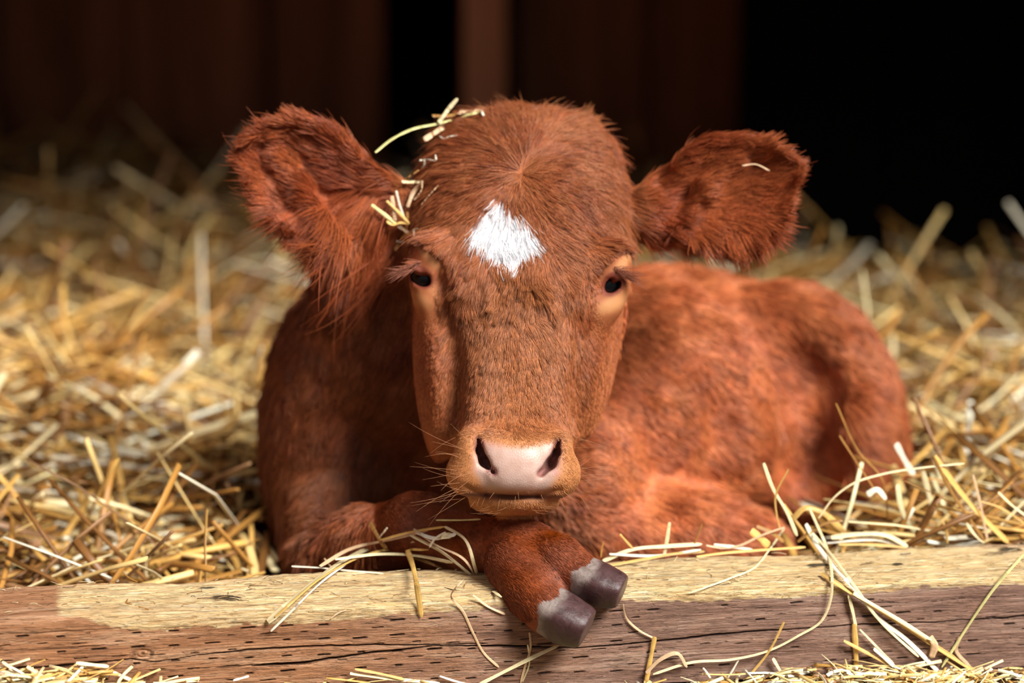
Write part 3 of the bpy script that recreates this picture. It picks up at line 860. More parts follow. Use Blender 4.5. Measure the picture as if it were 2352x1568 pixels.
groove([(1560, 1352), (1750, 1334), (1905, 1327), (1960, 1322), (2100, 1318), (2200, 1310)], 0.0006, 0.0015, 0.8)
groove([(1300, 1520), (1500, 1512), (1700, 1498), (1900, 1492)], 0.0005, 0.001, 0.6)
groove([(1700, 1400), (1900, 1385), (2100, 1383), (2352, 1366)], 0.0005, 0.001, 0.6)
groove([(1900, 1500), (2100, 1480), (2352, 1462)], 0.0005, 0.001, 0.6)
for q in range(46):                                                   # hairline checks along the grain
    x0 = rng.uniform(-30, 2300); y0 = rng.uniform(1400, 1560) - (x0 - 1176) * 0.03; l = rng.uniform(60, 260)
    groove([(x0, y0), (x0 + l/2, y0 - l*0.018 + rng.uniform(-2, 2)), (x0 + l, y0 - l*0.036)], 0.00035, 0.0006, rng.uniform(0.3, 0.65))
for q in range(70):
    x0 = rng.uniform(-30, 2300); dd_ = rng.uniform(0.006, BD - 0.012); p0 = BX * ((x0 - 1176) * S * 1.02); l = rng.uniform(0.02, 0.12)
    m0 = (np.abs(U - p0 @ BX) < l/2) & is_top
    m = np.exp(-((Dp - dd_ - 0.0006*np.sin(U*140 + q)) / 0.00055)**2) * m0 * sstep(l/2, l/4, np.abs(U - p0 @ BX))
    disp -= 0.0007*m; dark = np.maximum(dark, 0.65*m)
# preservative incisions in staggered rows
for row in range(9):
    v0 = 0.0165 + row*0.0069
    off = (row % 2) * 0.0160
    for kx in range(-22, 24):
        u0 = kx*0.032 + off + rng.uniform(-0.001, 0.001) - 0.004; l = 0.0052 * rng.uniform(0.55, 1.3)
        if rng.random() < 0.15 + 0.4*(u0 > 0.02): continue
        sl = slice(max(0, np.searchsorted(us, u0 - 0.009)) * nv, np.searchsorted(us, u0 + 0.009) * nv)
        q = vfront[sl] - v0 - 0.0006*rng.normal() + (U[sl] - u0)*0.05
        m = np.exp(-(q / (rng.uniform(0.00062, 0.0009) if row % 2 == 0 else 0.0004))**4) * sstep(l*1.15, l*0.85, np.abs(U[sl] - u0)) * is_front[sl]
        disp[sl] -= 0.0022*m; dark[sl] = np.maximum(dark[sl], (0.95 if u0 < 0.02 else 0.7)*(1.0 if row % 2 == 0 else 0.55)*m)
# knot
ku, kv = uv_front(328, 1500)
rk = np.sqrt(((U - ku)/0.014)**2 + ((vfront - kv)/0.0075)**2); km = is_front * sstep(1.2, 0.4, rk)
disp -= 0.0014*km*(0.5 + 0.5*np.sin(rk*14 + big*3)); dark = np.maximum(dark, 0.55*km*(np.sin(rk*11 + grain*3) > 0.2))
# dirt crumbs ground into the top
for (x, yy_, r) in ((515, 1375, 0.006), (480, 1352, 0.003), (1875, 1299, 0.004), (2060, 1297, 0.003), (2305, 1262, 0.008), (1990, 1348, 0.005)):
    p = on_top(x, yy_) if yy_ < 1390 - (x-1176)*0.035 and yy_ < 1380 else on_front(x, yy_)
    r_ = np.sqrt((U - p @ BX)**2*0.3 + (Dp + p @ BN)**2 + (Zp - p[2])**2) / r
    m = sstep(1.1, 0.5, r_ + 0.9*chip + 0.5*grain); dark = np.maximum(dark, 0.9*m); disp += 0.0012*m
X = U[:, None]*BX - (Dp + Nd*disp)[:, None]*BN
BV = X + np.array([0, 0, 1.0])*(Zp + Nz*disp)[:, None]
i0 = np.arange(nu - 1)[:, None]*nv; j0 = np.arange(nv)[None]; j1 = (j0 + 1) % nv
BF = np.stack([i0 + j0, i0 + j1, i0 + nv + j1, i0 + nv + j0], -1).reshape(-1, 4)
nc = np.cross(BV[BF[:, 1]] - BV[BF[:, 0]], BV[BF[:, 3]] - BV[BF[:, 0]]); ftop = (np.abs(BV[BF[:, 0]][:, 2]) < 0.002)
if nc[ftop][:, 2].mean() < 0: BF = BF[:, ::-1]
caps = []
for e in (0, nu - 1):
    BV = np.concatenate([BV, BV[e*nv:(e+1)*nv].mean(0, keepdims=True)]); c = len(BV) - 1
    jj = np.arange(0, nv); caps.append(np.stack([np.full(nv, c), e*nv + jj, e*nv + (jj+1) % nv, np.full(nv, c)], 1))
pale = np.concatenate([pale, [0, 0]]); dark = np.concatenate([dark, [0, 0]]); uu = np.concatenate([U, [us[0], us[-1]]])
N = Nodes('weathered_timber')
co = N.mapping(N.obj(), (1, 1, 1))
co.node.inputs['Rotation'].default_value = (0, 0, -YAW)
st_ = N.n('ShaderNodeMapping'); st_.inputs['Scale'].default_value = (1.2, 16, 16); N.l(co, st_.inputs['Vector'])
st2 = N.n('ShaderNodeMapping'); st2.inputs['Scale'].default_value = (3.5, 60, 60); N.l(co, st2.inputs['Vector'])
f1 = N.noise(st_.outputs['Vector'], 5, 6, 0.65, 0.6); f2 = N.noise(st2.outputs['Vector'], 9, 5, 0.7, 0.4); f3 = N.noise(co, 22, 4, 0.6)
warm = N.ramp(f1, [(0.25, srgb(140, 92, 62)), (0.5, srgb(192, 138, 98)), (0.75, srgb(226, 184, 148))])
grey = N.ramp(f1, [(0.25, srgb(112, 84, 74)), (0.5, srgb(166, 130, 112)), (0.75, srgb(206, 176, 156))])
side_ = N.math('ADD', N.attr('along').outputs['Fac'], N.math('MULTIPLY', N.math('SUBTRACT', f3, 0.5), 0.9), clamp=True)
dk = N.mix(side_, warm, grey)
dk = N.mix(0.36, dk, N.ramp(f2, [(0.3, (0.36, 0.33, 0.34)), (0.7, (1.15, 1.12, 1.1))]), 'MULTIPLY')
pl = N.ramp(f2, [(0.22, srgb(156, 112, 70)), (0.38, srgb(214, 174, 118)), (0.55, srgb(242, 212, 158)), (0.72, srgb(253, 240, 208))])
f4 = N.noise(st_.outputs['Vector'], 2.2, 5, 0.6, 0.5)
pl = N.mix(N.math('MULTIPLY', N.math('SUBTRACT', f4, 0.47, clamp=True), 4.0, clamp=True), pl, N.mix(0.45, pl, srgb(150, 112, 90)))
chn = N.n('ShaderNodeMapping'); chn.inputs['Scale'].default_value = (18, 110, 110); N.l(co, chn.inputs['Vector'])
f5 = N.noise(chn.outputs['Vector'], 2.6, 4, 0.7, 1.2)
pl = N.mix(N.math('MULTIPLY', N.math('SUBTRACT', f5, 0.60, clamp=True), 6.0, clamp=True), pl, srgb(96, 70, 48))
base = N.mix(N.attr('pale').outputs['Fac'], dk, pl)
base = N.mix(N.attr('crack').outputs['Fac'], base, srgb(36, 26, 22))
def check(scale, ns, width, lo=0.0):
    mp = N.n('ShaderNodeMapping'); mp.inputs['Scale'].default_value = scale; N.l(co, mp.inputs['Vector'])
    nn = N.noise(mp.outputs['Vector'], ns, 3, 0.55, 0.3)
    return N.math('SUBTRACT', 1.0, N.math('DIVIDE', N.math('ABSOLUTE', N.math('SUBTRACT', nn, 0.5)), width), clamp=True)
gate = N.math('MULTIPLY', N.math('SUBTRACT', f3, 0.42, clamp=True), 6.0, clamp=True)
ck = N.math('MULTIPLY', check((1.0, 26, 26), 7.0, 0.012), gate)
ck2 = N.math('MULTIPLY', check((2.6, 60, 60), 8.0, 0.022), N.math('SUBTRACT', 1.0, gate))
ckk = N.math('MAXIMUM', ck, N.math('MULTIPLY', ck2, 0.6))
base = N.mix(N.math('MULTIPLY', N.math('MULTIPLY', ckk, 0.8), N.math('SUBTRACT', 1.0, N.math('MULTIPLY', N.attr('pale').outputs['Fac'], 0.5))), base, srgb(58, 42, 34))
spk = N.noise(co, 480, 3, 0.7)
base = N.mix(N.math('MULTIPLY', N.math('SUBTRACT', spk, 0.66, clamp=True), 7.0, clamp=True), base, srgb(70, 52, 42))
N.base(base); N.set(0.74, 0.2); N.bump(N.math('SUBTRACT', N.math('ADD', f2, N.math('MULTIPLY', f5, 0.8)), N.math('MULTIPLY', ckk, 0.9)), 1.0, 0.0022)
beam = mesh('timber_beam', BV, np.concatenate([BF] + [c for c in caps]), N.m, attrs={'pale': ('FLOAT', pale), 'crack': ('FLOAT', dark), 'along': ('FLOAT', sstep(-0.25, 0.15, uu))})
tag(beam, 'long weathered square timber beam with pale worn top edge under the calf\'s hoof', 'beam')
# ---------------------------------------------------------------- straw
N = Nodes('dry_straw')
tcn = N.attr('tint').outputs['Color']
sn = N.noise(N.mapping(N.obj(), (1, 1, 1)), 420, 3, 0.6)
N.base(N.mix(0.35, tcn, N.ramp(sn, [(0.3, (0.62, 0.55, 0.45)), (0.7, (1, 1, 1))]), 'MULTIPLY')); N.set(0.42, 0.4)
m_straw = N.m
SC = [srgb(128, 86, 42), srgb(184, 132, 64), srgb(212, 166, 90), srgb(232, 200, 132), srgb(244, 224, 174), srgb(250, 240, 214), srgb(158, 118, 82)]
SW = np.array([0.20, 0.25, 0.20, 0.14, 0.08, 0.05, 0.08])

def tintv(tint, k, ns=6):
    """lengthwise stripes and slight wear along each stalk"""
    n = len(tint); f = (1 + rng.normal(0, 0.13, (n, 1, ns, 1))) * (1 + rng.normal(0, 0.05, (n, k, 1, 1)))
    return (tint[:, None, None] * np.clip(f, 0.55, 1.3)).reshape(-1, 3).clip(0, 1)

def straw_geo(P, w, flat, up, nside=6):
    """tubes along polylines: P (n,k,3), w (n,) half width, flat (n,), up (n,3)"""
    n, k = P.shape[:2]
    T = np.gradient(P, axis=1); T = nrm(T)
    up = np.broadcast_to(up[:, None], P.shape); sd = nrm(np.cross(T, up) + 1e-6); u = np.cross(sd, T)
    th = np.arange(nside) * 2 * np.pi / nside
    V = P[:, :, None] + (np.cos(th)[None, None, :, None] * sd[:, :, None] + (np.sin(th)[None, None, :, None] * u[:, :, None]) * flat[:, None, None, None]) * w[:, :, None, None] if w.ndim == 2 else \
        P[:, :, None] + (np.cos(th)[None, None, :, None] * sd[:, :, None] + (np.sin(th)[None, None, :, None] * u[:, :, None]) * flat[:, None, None, None]) * w[:, None, None, None]
    V = V.reshape(-1, 3)
    a = (np.arange(n) * k * nside)[:, None, None]; i = (np.arange(k - 1) * nside)[None, :, None]; j = np.arange(nside)[None, None, :]; j1 = (j + 1) % nside
    F = np.stack([a+i+j, a+i+j1, a+i+nside+j1, a+i+nside+j], -1).reshape(-1, 4)
    ends = []
    for e, rev in ((0, True), (k - 1, False)):
        b = (np.arange(n) * k * nside + e * nside)[:, None]
        q1 = np.concatenate([b, b+1, b+2, b+3], 1); q2 = np.concatenate([b, b+3, b+4, b+5], 1)
        for q in (q1, q2): ends.append(q[:, ::-1] if rev else q)
    return V, np.concatenate([F] + ends)

def bed_h(x, y):
    p = np.stack([x*3.2, y*3.2, 0*x], -1); q = np.stack([x*9, y*9, 0*x + 4], -1)
    far = sstep(0.2, 0.7, y)
    h = -0.074 + (0.008 + 0.026*far)*vnoise(p, 71) + (0.005 + 0.009*far)*vnoise(q, 72) + 0.012*far - 0.03*sstep(1.0, 1.5, y)*sstep(-0.4, 0.0, x)
    h = h + 0.035*sstep(0.32, 0.42, x)*sstep(0.6, 0.15, y - x*math.tan(YAW))
    return np.maximum(h, FLOOR + 0.006)

_occ = np.zeros((160, 120), bool)                           # floor cells (1 cm) under the calf
_lo = CW[CW[:, 2] < 0.10]; _a = ((_lo[:, 0] + 0.8) * 100).astype(int).clip(0, 159); _b = (_lo[:, 1] * 100).astype(int).clip(0, 119)
_occ[_a, _b] = True
for _i in range(160):
    _j = np.nonzero(_occ[_i])[0]
    if len(_j): _occ[_i, (0 if -0.22 < _i/100 - 0.8 < 0.24 else _j[0]):_j[-1] + 1] = True
def inside_calf(x, y):
    """keeps the stalks from running through the animal"""
    a = ((x + 0.8) * 100).astype(int); b = (y * 100).astype(int)
    return _occ[a.clip(0, 159), b.clip(0, 119)] & (a >= 0) & (a < 160) & (b < 120)
def bent(n, x, y, z, L, az, tilt, sag, k=5):
    t = np.linspace(-0.5, 0.5, k)[None]
    d = np.stack([np.cos(az)*np.cos(tilt), np.sin(az)*np.cos(tilt), np.sin(tilt)], 1)
    s = nrm(np.cross(d, np.array([0, 0, 1.0])) + 1e-6); bend = rng.normal(0, 0.05, n)
    kink = (rng.random(n) < 0.25) * rng.normal(0, 0.35, n); kp = rng.uniform(-0.3, 0.3, n)
    P = np.stack([x, y, z], 1)[:, None] + d[:, None] * (t * L[:, None])[..., None]
    P = P + s[:, None] * ((bend[:, None] * (t*2)**2 + kink[:, None] * np.maximum(t - kp[:, None], 0)) * L[:, None])[..., None]
    P[..., 2] -= sag[:, None] * (t*2)**2 * L[:, None]
    return P
def pick_tint(n, light=0.0):
    p = SW.copy(); p[3:6] *= (1 + light * 2); p[:2] *= (1 - 0.5*light); p /= p.sum()
    return np.array(SC)[rng.choice(len(SC), n, p=p)] * rng.uniform(0.85, 1.12, (n, 1))

# under-layer of the bedding
gx = np.linspace(-0.84, 1.35, 150); gy = np.linspace(0.10, 1.93, 130)
XX, YY = np.meshgrid(gx, gy, indexing='ij'); HH = bed_h(XX.ravel(), YY.ravel()) - 0.012
edge_ = (YY.ravel() < 0.125 + XX.ravel()*math.tan(YAW))
HH = np.maximum(HH, FLOOR + 0.002)
yy_ = np.maximum(YY.ravel(), 0.100 + XX.ravel()*math.tan(YAW) + 0.002)
V = np.stack([XX.ravel(), yy_, HH], 1)
ii, jj = np.meshgrid(np.arange(149), np.arange(129), indexing='ij'); a = (ii*130 + jj).ravel()
N = Nodes('matted_straw'); f = N.noise(N.mapping(N.obj(), (1, 1, 1)), 60, 6, 0.75, 1.5)
N.base(N.ramp(f, [(0.3, srgb(84, 54, 26)), (0.55, srgb(150, 106, 52)), (0.75, srgb(196, 152, 84))])); N.set(0.8, 0.2); N.bump(f, 1.0, 0.02)
bedm = mesh('matted_straw', V, np.stack([a, a + 130, a + 131, a + 1], 1), N.m)
tag(bedm, 'matted brown base layer of the straw bedding behind the beam', 'straw', kind='stuff')

def scatter(n, near):
    """random stalks over the part of the bed that the view covers"""
    y = 0.12 + 1.78 * rng.random(n) ** (1.5 if near else 1.25)
    half = (2.9 + y) * 0.15 + 0.22
    x = np.maximum(rng.uniform(-1, 1, n) * half, -0.84)
    y = np.maximum(y, 0.125 + x*math.tan(YAW))
    k = ~inside_calf(x, y) & ~((x > 0.33) & (y > 1.40)); x, y = x[k], y[k]; n = len(x)
    L = rng.uniform(0.05, 0.24, n); az = rng.uniform(0, 2*np.pi, n)
    tilt = rng.normal(0, 0.22, n); up = rng.random(n) < 0.05; tilt = np.where(up, rng.uniform(0.4, 1.1, n), tilt)
    z = bed_h(x, y) + rng.uniform(-0.004, 0.026, n) + np.abs(np.sin(tilt)) * L * 0.36
    # keep ends out of the beam
    ey = y - np.abs(np.sin(az)) * L/2 * np.cos(tilt) - (0.106 + x*math.tan(YAW)); az = np.where(ey < 0, az * 0.15, az)
    y = np.where(ey < 0, np.maximum(y, 0.125 + x*math.tan(YAW) + 0.03*np.abs(np.sin(az))*5*L), y)
    P = bent(n, x, y, z, L, az, tilt, rng.uniform(-0.02, 0.06, n))
    m = inside_calf(P[:, 0, 0], P[:, 0, 1]) | inside_calf(P[:, -1, 0], P[:, -1, 1]); P = P[~m]
    d = -(P @ BN); sh = np.clip(BD + 0.004 - d, 0, None) * (P[..., 2] < 0.012); P = P - sh[..., None] * BN
    P[..., 0] = np.maximum(P[..., 0], -0.845); P[..., 1] = np.minimum(P[..., 1], YW - 0.006)
    P[..., 2] = np.maximum(P[..., 2], FLOOR + 0.003)
    return P
P = scatter(int(14000), False); n = len(P)
w = rng.uniform(0.0015, 0.0046, n); tint = pick_tint(n, 0.2)
V, F = straw_geo(P, w, rng.uniform(0.15, 0.6, n), nrm(np.array([0, 0, 1.0]) + rng.normal(0, 0.4, (n, 3))))
o = mesh('straw_bedding', V, F, m_straw, attrs={'tint': ('FLOAT_COLOR', tintv(tint, 5))})
tag(o, 'deep bed of loose golden straw filling the pen behind the beam', 'straw', kind='stuff')

def one(P, w, tint, name='straw_stalk', flat=0.5, up=None):
    P = np.asarray(P, float); up = np.array([[0.1, -0.4, 0.9]]) if up is None else np.array([up])
    V, F = straw_geo(P[None], np.asarray(w, float)[None] if np.ndim(w) else np.array([w]), np.array([flat]), up)
    return mesh(name, V, F, m_straw, smooth=False, attrs={'tint': ('FLOAT_COLOR', tintv(np.asarray(tint)[None], len(P)))})

# single stalks lying on top of the bedding
P = scatter(420, True); cnt_ = {}
order = np.argsort(P[:, 2, 1])
order = [q for q in order if not (np.ptp(P[q][:, 2]) > 0.05 and P[q, 2, 1] < 0.7)]
for q in order[:150]:
    Pq = P[q] + np.array([0, 0, 0.012]); x, yv_ = Pq[2, 0], Pq[2, 1]
    tq = pick_tint(1, 0.9)[0]; nearw = sstep(0.15, 0.6, yv_)
    o = one(Pq, rng.uniform(0.0013, 0.0021) + 0.0013*nearw, tq, flat=rng.uniform(0.15, 0.5))
    tone = 'pale' if tq[1] > 0.42 else ('golden' if tq[1] > 0.22 else 'brown')
    where = 'just behind the beam' if yv_ < 0.35 else ('level with the calf\'s body' if yv_ < 0.75 else 'near the dark wall')
    e_ = Pq[-1] - Pq[0]; ex_, ey_ = e_ @ EX, e_ @ UP; an_ = math.degrees(math.atan2(ey_, ex_)) % 180
    pose = 'level' if an_ < 22 or an_ > 158 else ('steep' if 65 < an_ < 115 else ('right-leaning' if an_ < 90 else 'left-leaning'))
    size_ = 'long' if np.linalg.norm(e_) > 0.14 else 'short'; sd_ = 'left' if x < 0 else 'right'
    tag(o, '%s %s %s stalk on the bedding %s of the calf, %s' % (size_, pose, tone, sd_, where), 'straw', '%s %s %s stalks %s of the calf, %s' % (size_, pose, tone, sd_, where))

# ---------------------------------------------------------------- stalks one can point at
ckd = KDTree(len(CV))
for q, v in enumerate(CV): ckd.insert((v[0], v[1], 0), q)
ckd.balance()
def calf_z(x, y, r=11):
    h = [CV[i][2] for (_, i, _) in ckd.find_range((x, y, 0), r)]
    if h: return max(h)
    _, i, _ = ckd.find((x, y, 0)); c = CV[i]
    h = [CV[k][2] for (_, k, _) in ckd.find_range((c[0], c[1], 0), r)]; return max(h)
def edge_y(px, back=False):
    """image height of the beam's front (or back) top edge"""
    lo, hi = 1200.0, 1500.0
    for _ in range(30):
        m = (lo + hi) / 2; p = on_top(px, m); d = -(p @ BN)
        if d > (BD if back else 0.0): lo = m
        else: hi = m
    return (lo + hi) / 2
def bez(P, k):
    """smooth curve through the points"""
    P = np.asarray(P, float); n = len(P); d = np.r_[0, np.cumsum(np.linalg.norm(np.diff(P, axis=0), axis=1))]
    m = np.gradient(P, d, axis=0) if n > 2 else np.repeat((P[1:] - P[:1]) / d[-1], 2, 0)
    q = np.linspace(0, d[-1], k); i = np.clip(np.searchsorted(d, q) - 1, 0, n - 2); h = (d[i+1] - d[i])[:, None]; t = ((q - d[i]))[:, None] / h
    return (2*t**3-3*t**2+1)*P[i] + (t**3-2*t**2+t)*h*m[i] + (-2*t**3+3*t**2)*P[i+1] + (t**3-t**2)*h*m[i+1]
def place(px, py, mode, h):
    h_ = h * S
    if mode == 'beam':
        return on_top(px, py, h_) if py < edge_y(px) - h * 0.5 else on_front(px, py, h_)
    if mode == 'front': return on_front(px, py, h_)
    if mode == 'back': return on_front(px, py, -(BD + h_))
    if mode == 'calf': return wpt(np.array([px, py, calf_z(px, py) + h]))
    if mode == 'z': return wpt(np.array([px, py, h]))
    if mode == 'bed':
        v = ray(px, py); t = 2.9
        while t < 6.5:
            p = CAM + v * t
            if p[2] < bed_h(np.array([p[0]]), np.array([p[1]]))[0] + h_: break
            t += 0.01
        return CAM + v * t
TINTS = dict(gold=srgb(222, 180, 102), pale=srgb(244, 226, 178), white=srgb(248, 240, 218), brown=srgb(168, 122, 62), husk=srgb(226, 190, 150), green=srgb(226, 220, 150), dark=srgb(140, 98, 50))
def stalk(pts, w, tint, mode, h, label, flat=0.22, taper=0.75, smooth=True, group=None, cat='straw', name='straw_stalk'):
    """pts: image points [(x, y) or (x, y, mode, h)]; w: full width in image pixels"""
    k = 5 * len(pts) + 3; P2 = np.array([(p[0], p[1]) for p in pts], float); hh = [p[3] if len(p) > 3 else h for p in pts]; mm = [p[2] if len(p) > 2 else mode for p in pts]
    d2 = np.r_[0, np.cumsum(np.linalg.norm(np.diff(P2, axis=0), axis=1))]; q = np.linspace(0, d2[-1], k)
    C2 = bez(np.concatenate([P2, np.array(hh)[:, None]], 1), k) if smooth else np.stack([np.interp(q, d2, P2[:, 0]), np.interp(q, d2, P2[:, 1]), np.interp(q, d2, hh)], 1)
    near = [int(np.argmin(np.abs(d2 - v))) for v in q]
    if smooth or mode != 'bed':
        C = np.array([place(C2[i][0], C2[i][1], mm[near[i]], C2[i][2]) for i in range(k)])
        t_ = np.array([(c - CAM) @ FWD for c in C])                # even out the distance along each stalk, never behind the surface
        sm = t_.copy()
        for _ in range(3): sm[1:-1] = (sm[:-2] + 2*sm[1:-1] + sm[2:]) / 4
        if not all(m_ == 'back' for m_ in mm): t_ = np.minimum(sm, t_)
        C = np.array([CAM + (c - CAM) * (b / ((c - CAM) @ FWD)) for c, b in zip(C, t_)])
    else:
        W = np.array([place(p[0], p[1], p[2] if len(p) > 2 else mode, p[3] if len(p) > 3 else h) for p in pts])
        C = np.array([np.interp(np.linspace(0, len(W)-1, k), np.arange(len(W)), W[:, c]) for c in range(3)]).T
    dep = (C - CAM) @ FWD; wd = w * 0.5 * SENSOR / LENS / W_PX * dep * (1 + 0.12*np.sin(np.linspace(0, 9, k) + px_seed(pts)))
    wd[0] *= taper; wd[-1] *= taper * 0.6
    v = rng.normal(0, 0.35, 3); up = nrm(-FWD * 0.8 + UP * 0.5 + EX * v[0] * 0.6)
    o = one(C, wd, TINTS[tint] * rng.uniform(0.92, 1.06), flat=flat, up=up, name=name)
    return tag(o, label, cat, group)
def px_seed(pts): return (pts[0][0] * 0.37 + pts[0][1] * 0.11) % 6.28

L_ = stalk
# draped over the foreleg and the beam
L_([(615,1427),(700,1352),(780,1292),(870,1250),(960,1236,'beam',60),(1045,1228,'calf',8)], 18, 'pale', 'beam', 10, 'thick pale straw stalk slanting down left from the foreleg over the beam')
L_([(622,1449),(664,1408),(740,1335),(806,1286)], 6, 'white', 'beam', 14, 'whitish split straw running just below the thick slanting stalk left of the foreleg')
L_([(632,1416),(760,1312),(880,1263),(985,1262,'calf',8)], 6, 'gold', 'beam', 18, 'thin golden straw alongside the thick slanting stalk left of the foreleg')
L_([(770,1284),(870,1272),(960,1276,'calf',10),(1040,1292,'calf',10)], 7, 'pale', 'beam', 26, 'nearly level pale straw low across the shin of the foreleg')
L_([(735,1300),(800,1262),(890,1240,'calf',8),(985,1216,'calf',10)], 8, 'husk', 'beam', 22, 'tan flattened straw lying over the shin towards the knee')
L_([(850,1200),(868,1232),(888,1262)], 9, 'brown', 'calf', 16, 'short brown stub of straw standing upright at the knee')
L_([(890,1211),(868,1238)], 5, 'white', 'calf', 18, 'tiny white straw chip beside the brown stub at the knee')
L_([(872,1240),(940,1222),(1022,1209)], 6, 'gold', 'calf', 14, 'golden straw rising right across the shin to a sharp bend')
L_([(1022,1209,'calf',14),(1066,1236,'calf',12),(1090,1300,'calf',14),(1106,1362,'calf',22)], 7, 'pale', 'calf', 14, 'pale straw bent over the cannon of the foreleg with its end hanging down')
L_([(942,1228),(1010,1264),(1080,1318),(1152,1371)], 7, 'pale', 'calf', 12, 'pale straw slanting down right across the cannon towards the toes')
L_([(950,1214),(1000,1250),(1068,1286),(1096,1330)], 6, 'husk', 'calf', 18, 'frayed tan straw over the middle of the foreleg')
L_([(955,1222),(1000,1236),(1048,1226)], 9, 'white', 'calf', 18, 'crumpled white straw scrap on the foreleg below the knee')
L_([(986,1256),(1000,1236),(1024,1222)], 6, 'white', 'calf', 22, 'small torn white straw fibre sticking up on the foreleg')
L_([(936,1262,'calf',10),(950,1306,'beam',26),(960,1362,'front',12),(968,1417,'front',6)], 12, 'gold', 'front', 8, 'flat golden straw hanging straight down over the worn edge left of the foreleg')
L_([(938,1276),(980,1290),(1020,1306)], 7, 'dark', 'calf', 8, 'dark brown straw tucked under the pale ones on the foreleg')
L_([(1001,1194),(1060,1194),(1104,1192)], 4, 'green', 'calf', 12, 'thin greenish straw lying level across the foreleg just under the chin')
L_([(1078,1318,'calf',8),(1048,1348,'front',34),(1036,1368,'front',14),(1062,1402),(1085,1450),(1112,1500),(1146,1532)], 6, 'husk', 'front', 5, 'thin curled husk hanging down the beam left of the lower hoof')
L_([(1086,1366),(1120,1392),(1160,1410)], 6, 'husk', 'front', 5, 'tan straw end poking out from under the foreleg at the beam edge')
L_([(670,1300),(740,1304),(800,1310),(880,1316)], 4, 'white', 'beam', 4, 'long white fibre lying flat on the beam left of the foreleg')
L_([(745,1282),(760,1300),(785,1308)], 4, 'husk', 'beam', 6, 'small curled fibre on the beam under the draped stalks')
L_([(1100,1572),(1160,1541),(1230,1506),(1284,1481)], 9, 'pale', 'front', 24, 'straight pale straw rising right towards the lower hoof from the bottom edge')
L_([(1216,1452),(1219,1482),(1206,1530),(1196,1568)], 5, 'husk', 'front', 6, 'thin dry husk hanging down the beam below the lower hoof')
L_([(1212,1480),(1216,1520),(1200,1566)], 4, 'pale', 'front', 5, 'hair thin straw fibre beside the husk below the lower hoof')
L_([(804,1546),(900,1558),(1010,1568)], 8, 'pale', 'front', 16, 'long pale straw lying level along the bottom of the beam left of centre')
L_([(815,1536),(870,1546),(930,1560)], 7, 'gold', 'front', 20, 'shorter golden straw above the long level one at the bottom of the beam')
L_([(1010,1552),(1040,1562),(1080,1572)], 5, 'white', 'front', 12, 'short white straw at the foot of the beam below the husk')
L_([(1430,1386),(1438,1418),(1466,1446),(1503,1466)], 5, 'husk', 'front', 5, 'thin curled husk hanging from under the upper hoof')
L_([(1504,1462),(1496,1505),(1484,1568)], 10, 'gold', 'front', 8, 'golden stalk standing at the foot of the beam right of the hooves')
L_([(1484,1545),(1520,1512),(1556,1500),(1578,1532)], 9, 'husk', 'front', 16, 'bowed tan leaf at the foot of the beam right of the hooves')
# along the back edge, right of the hooves
L_([(1385,1288),(1450,1262),(1530,1254),(1612,1249)], 9, 'pale', 'back', 4, 'long pale straw lying on the back edge of the beam right of the upper hoof')
L_([(1392,1300),(1480,1284),(1560,1270),(1618,1266)], 7, 'gold', 'beam', 6, 'golden straw below the long pale one behind the upper hoof')
L_([(1400,1272),(1500,1276),(1610,1262)], 6, 'white', 'back', 0, 'whitish straw crossing the golden one on the back edge of the beam')
L_([(1538,1199),(1532,1240),(1524,1284)], 8, 'pale', 'back', 6, 'short pale stalk standing upright behind the beam right of the hooves')
L_([(1612,1203),(1600,1236),(1584,1272)], 4, 'brown', 'back', 5, 'short thin brown stem sticking up behind the beam')
L_([(1424,1226),(1440,1244),(1456,1262)], 5, 'gold', 'back', 5, 'tiny leaning straw tip behind the upper hoof')
L_([(1386,1244),(1382,1262),(1380,1280)], 4, 'brown', 'back', 5, 'tiny dark upright fibre just behind the upper hoof')
L_([(1622,1252),(1660,1258),(1700,1252),(1742,1232),(1802,1210)], 5, 'husk', 'back', 4, 'twisted frayed husk winding up from the back edge of the beam')
L_([(1640,1250),(1690,1256),(1728,1262)], 7, 'white', 'back', 6, 'crumpled white straw fibres on the back edge of the beam')
L_([(1600,1278),(1660,1270),(1760,1262),(1850,1256)], 6, 'gold', 'beam', 5, 'thin golden straw lying along the back of the beam top')
L_([(1725,1218),(1745,1234),(1766,1254)], 17, 'gold', 'back', 8, 'thick golden stub of straw leaning behind the beam')
L_([(1738,1208),(1775,1224),(1800,1244)], 11, 'brown', 'back', 12, 'broad brown leaf beside the thick golden stub')
L_([(1832,1244),(1860,1222),(1898,1200),(1936,1194)], 8, 'brown', 'back', 8, 'dry brown leaf arching over the back edge of the beam')
L_([(1801,1213),(1768,1261),(1732,1304),(1681,1326),(1583,1362)], 4, 'pale', 'beam', 5, 'thin pale straw curving down left across the beam top')
L_([(1754,1063),(1775,1120),(1808,1177),(1831,1230)], 8, 'pale', 'back', 10, 'tall pale stalk leaning left behind the beam in front of the flank')
L_([(1811,1077),(1781,1144),(1784,1180),(1793,1218)], 4, 'gold', 'back', 8, 'thin straw crossing the tall pale stalk in front of the flank')
L_([(1880,1190),(1917,1141),(1956,1112),(2025,1089),(2116,1074),(2215,1064)], 5, 'pale', 'back', 12, 'long thin straw arching up right over the bedding behind the beam')
L_([(1909,1234),(1971,1226),(2036,1229),(2085,1254)], 11, 'pale', 'back', 8, 'glossy pale straw blade arched along the back edge of the beam')
L_([(1900,1246),(1960,1240),(2020,1240),(2070,1252)], 7, 'white', 'back', 14, 'white straw just under the glossy arched blade')
L_([(1927,1250),(1990,1250),(2083,1257)], 6, 'gold', 'back', 4, 'golden straw flat on the back edge under the arched blade')
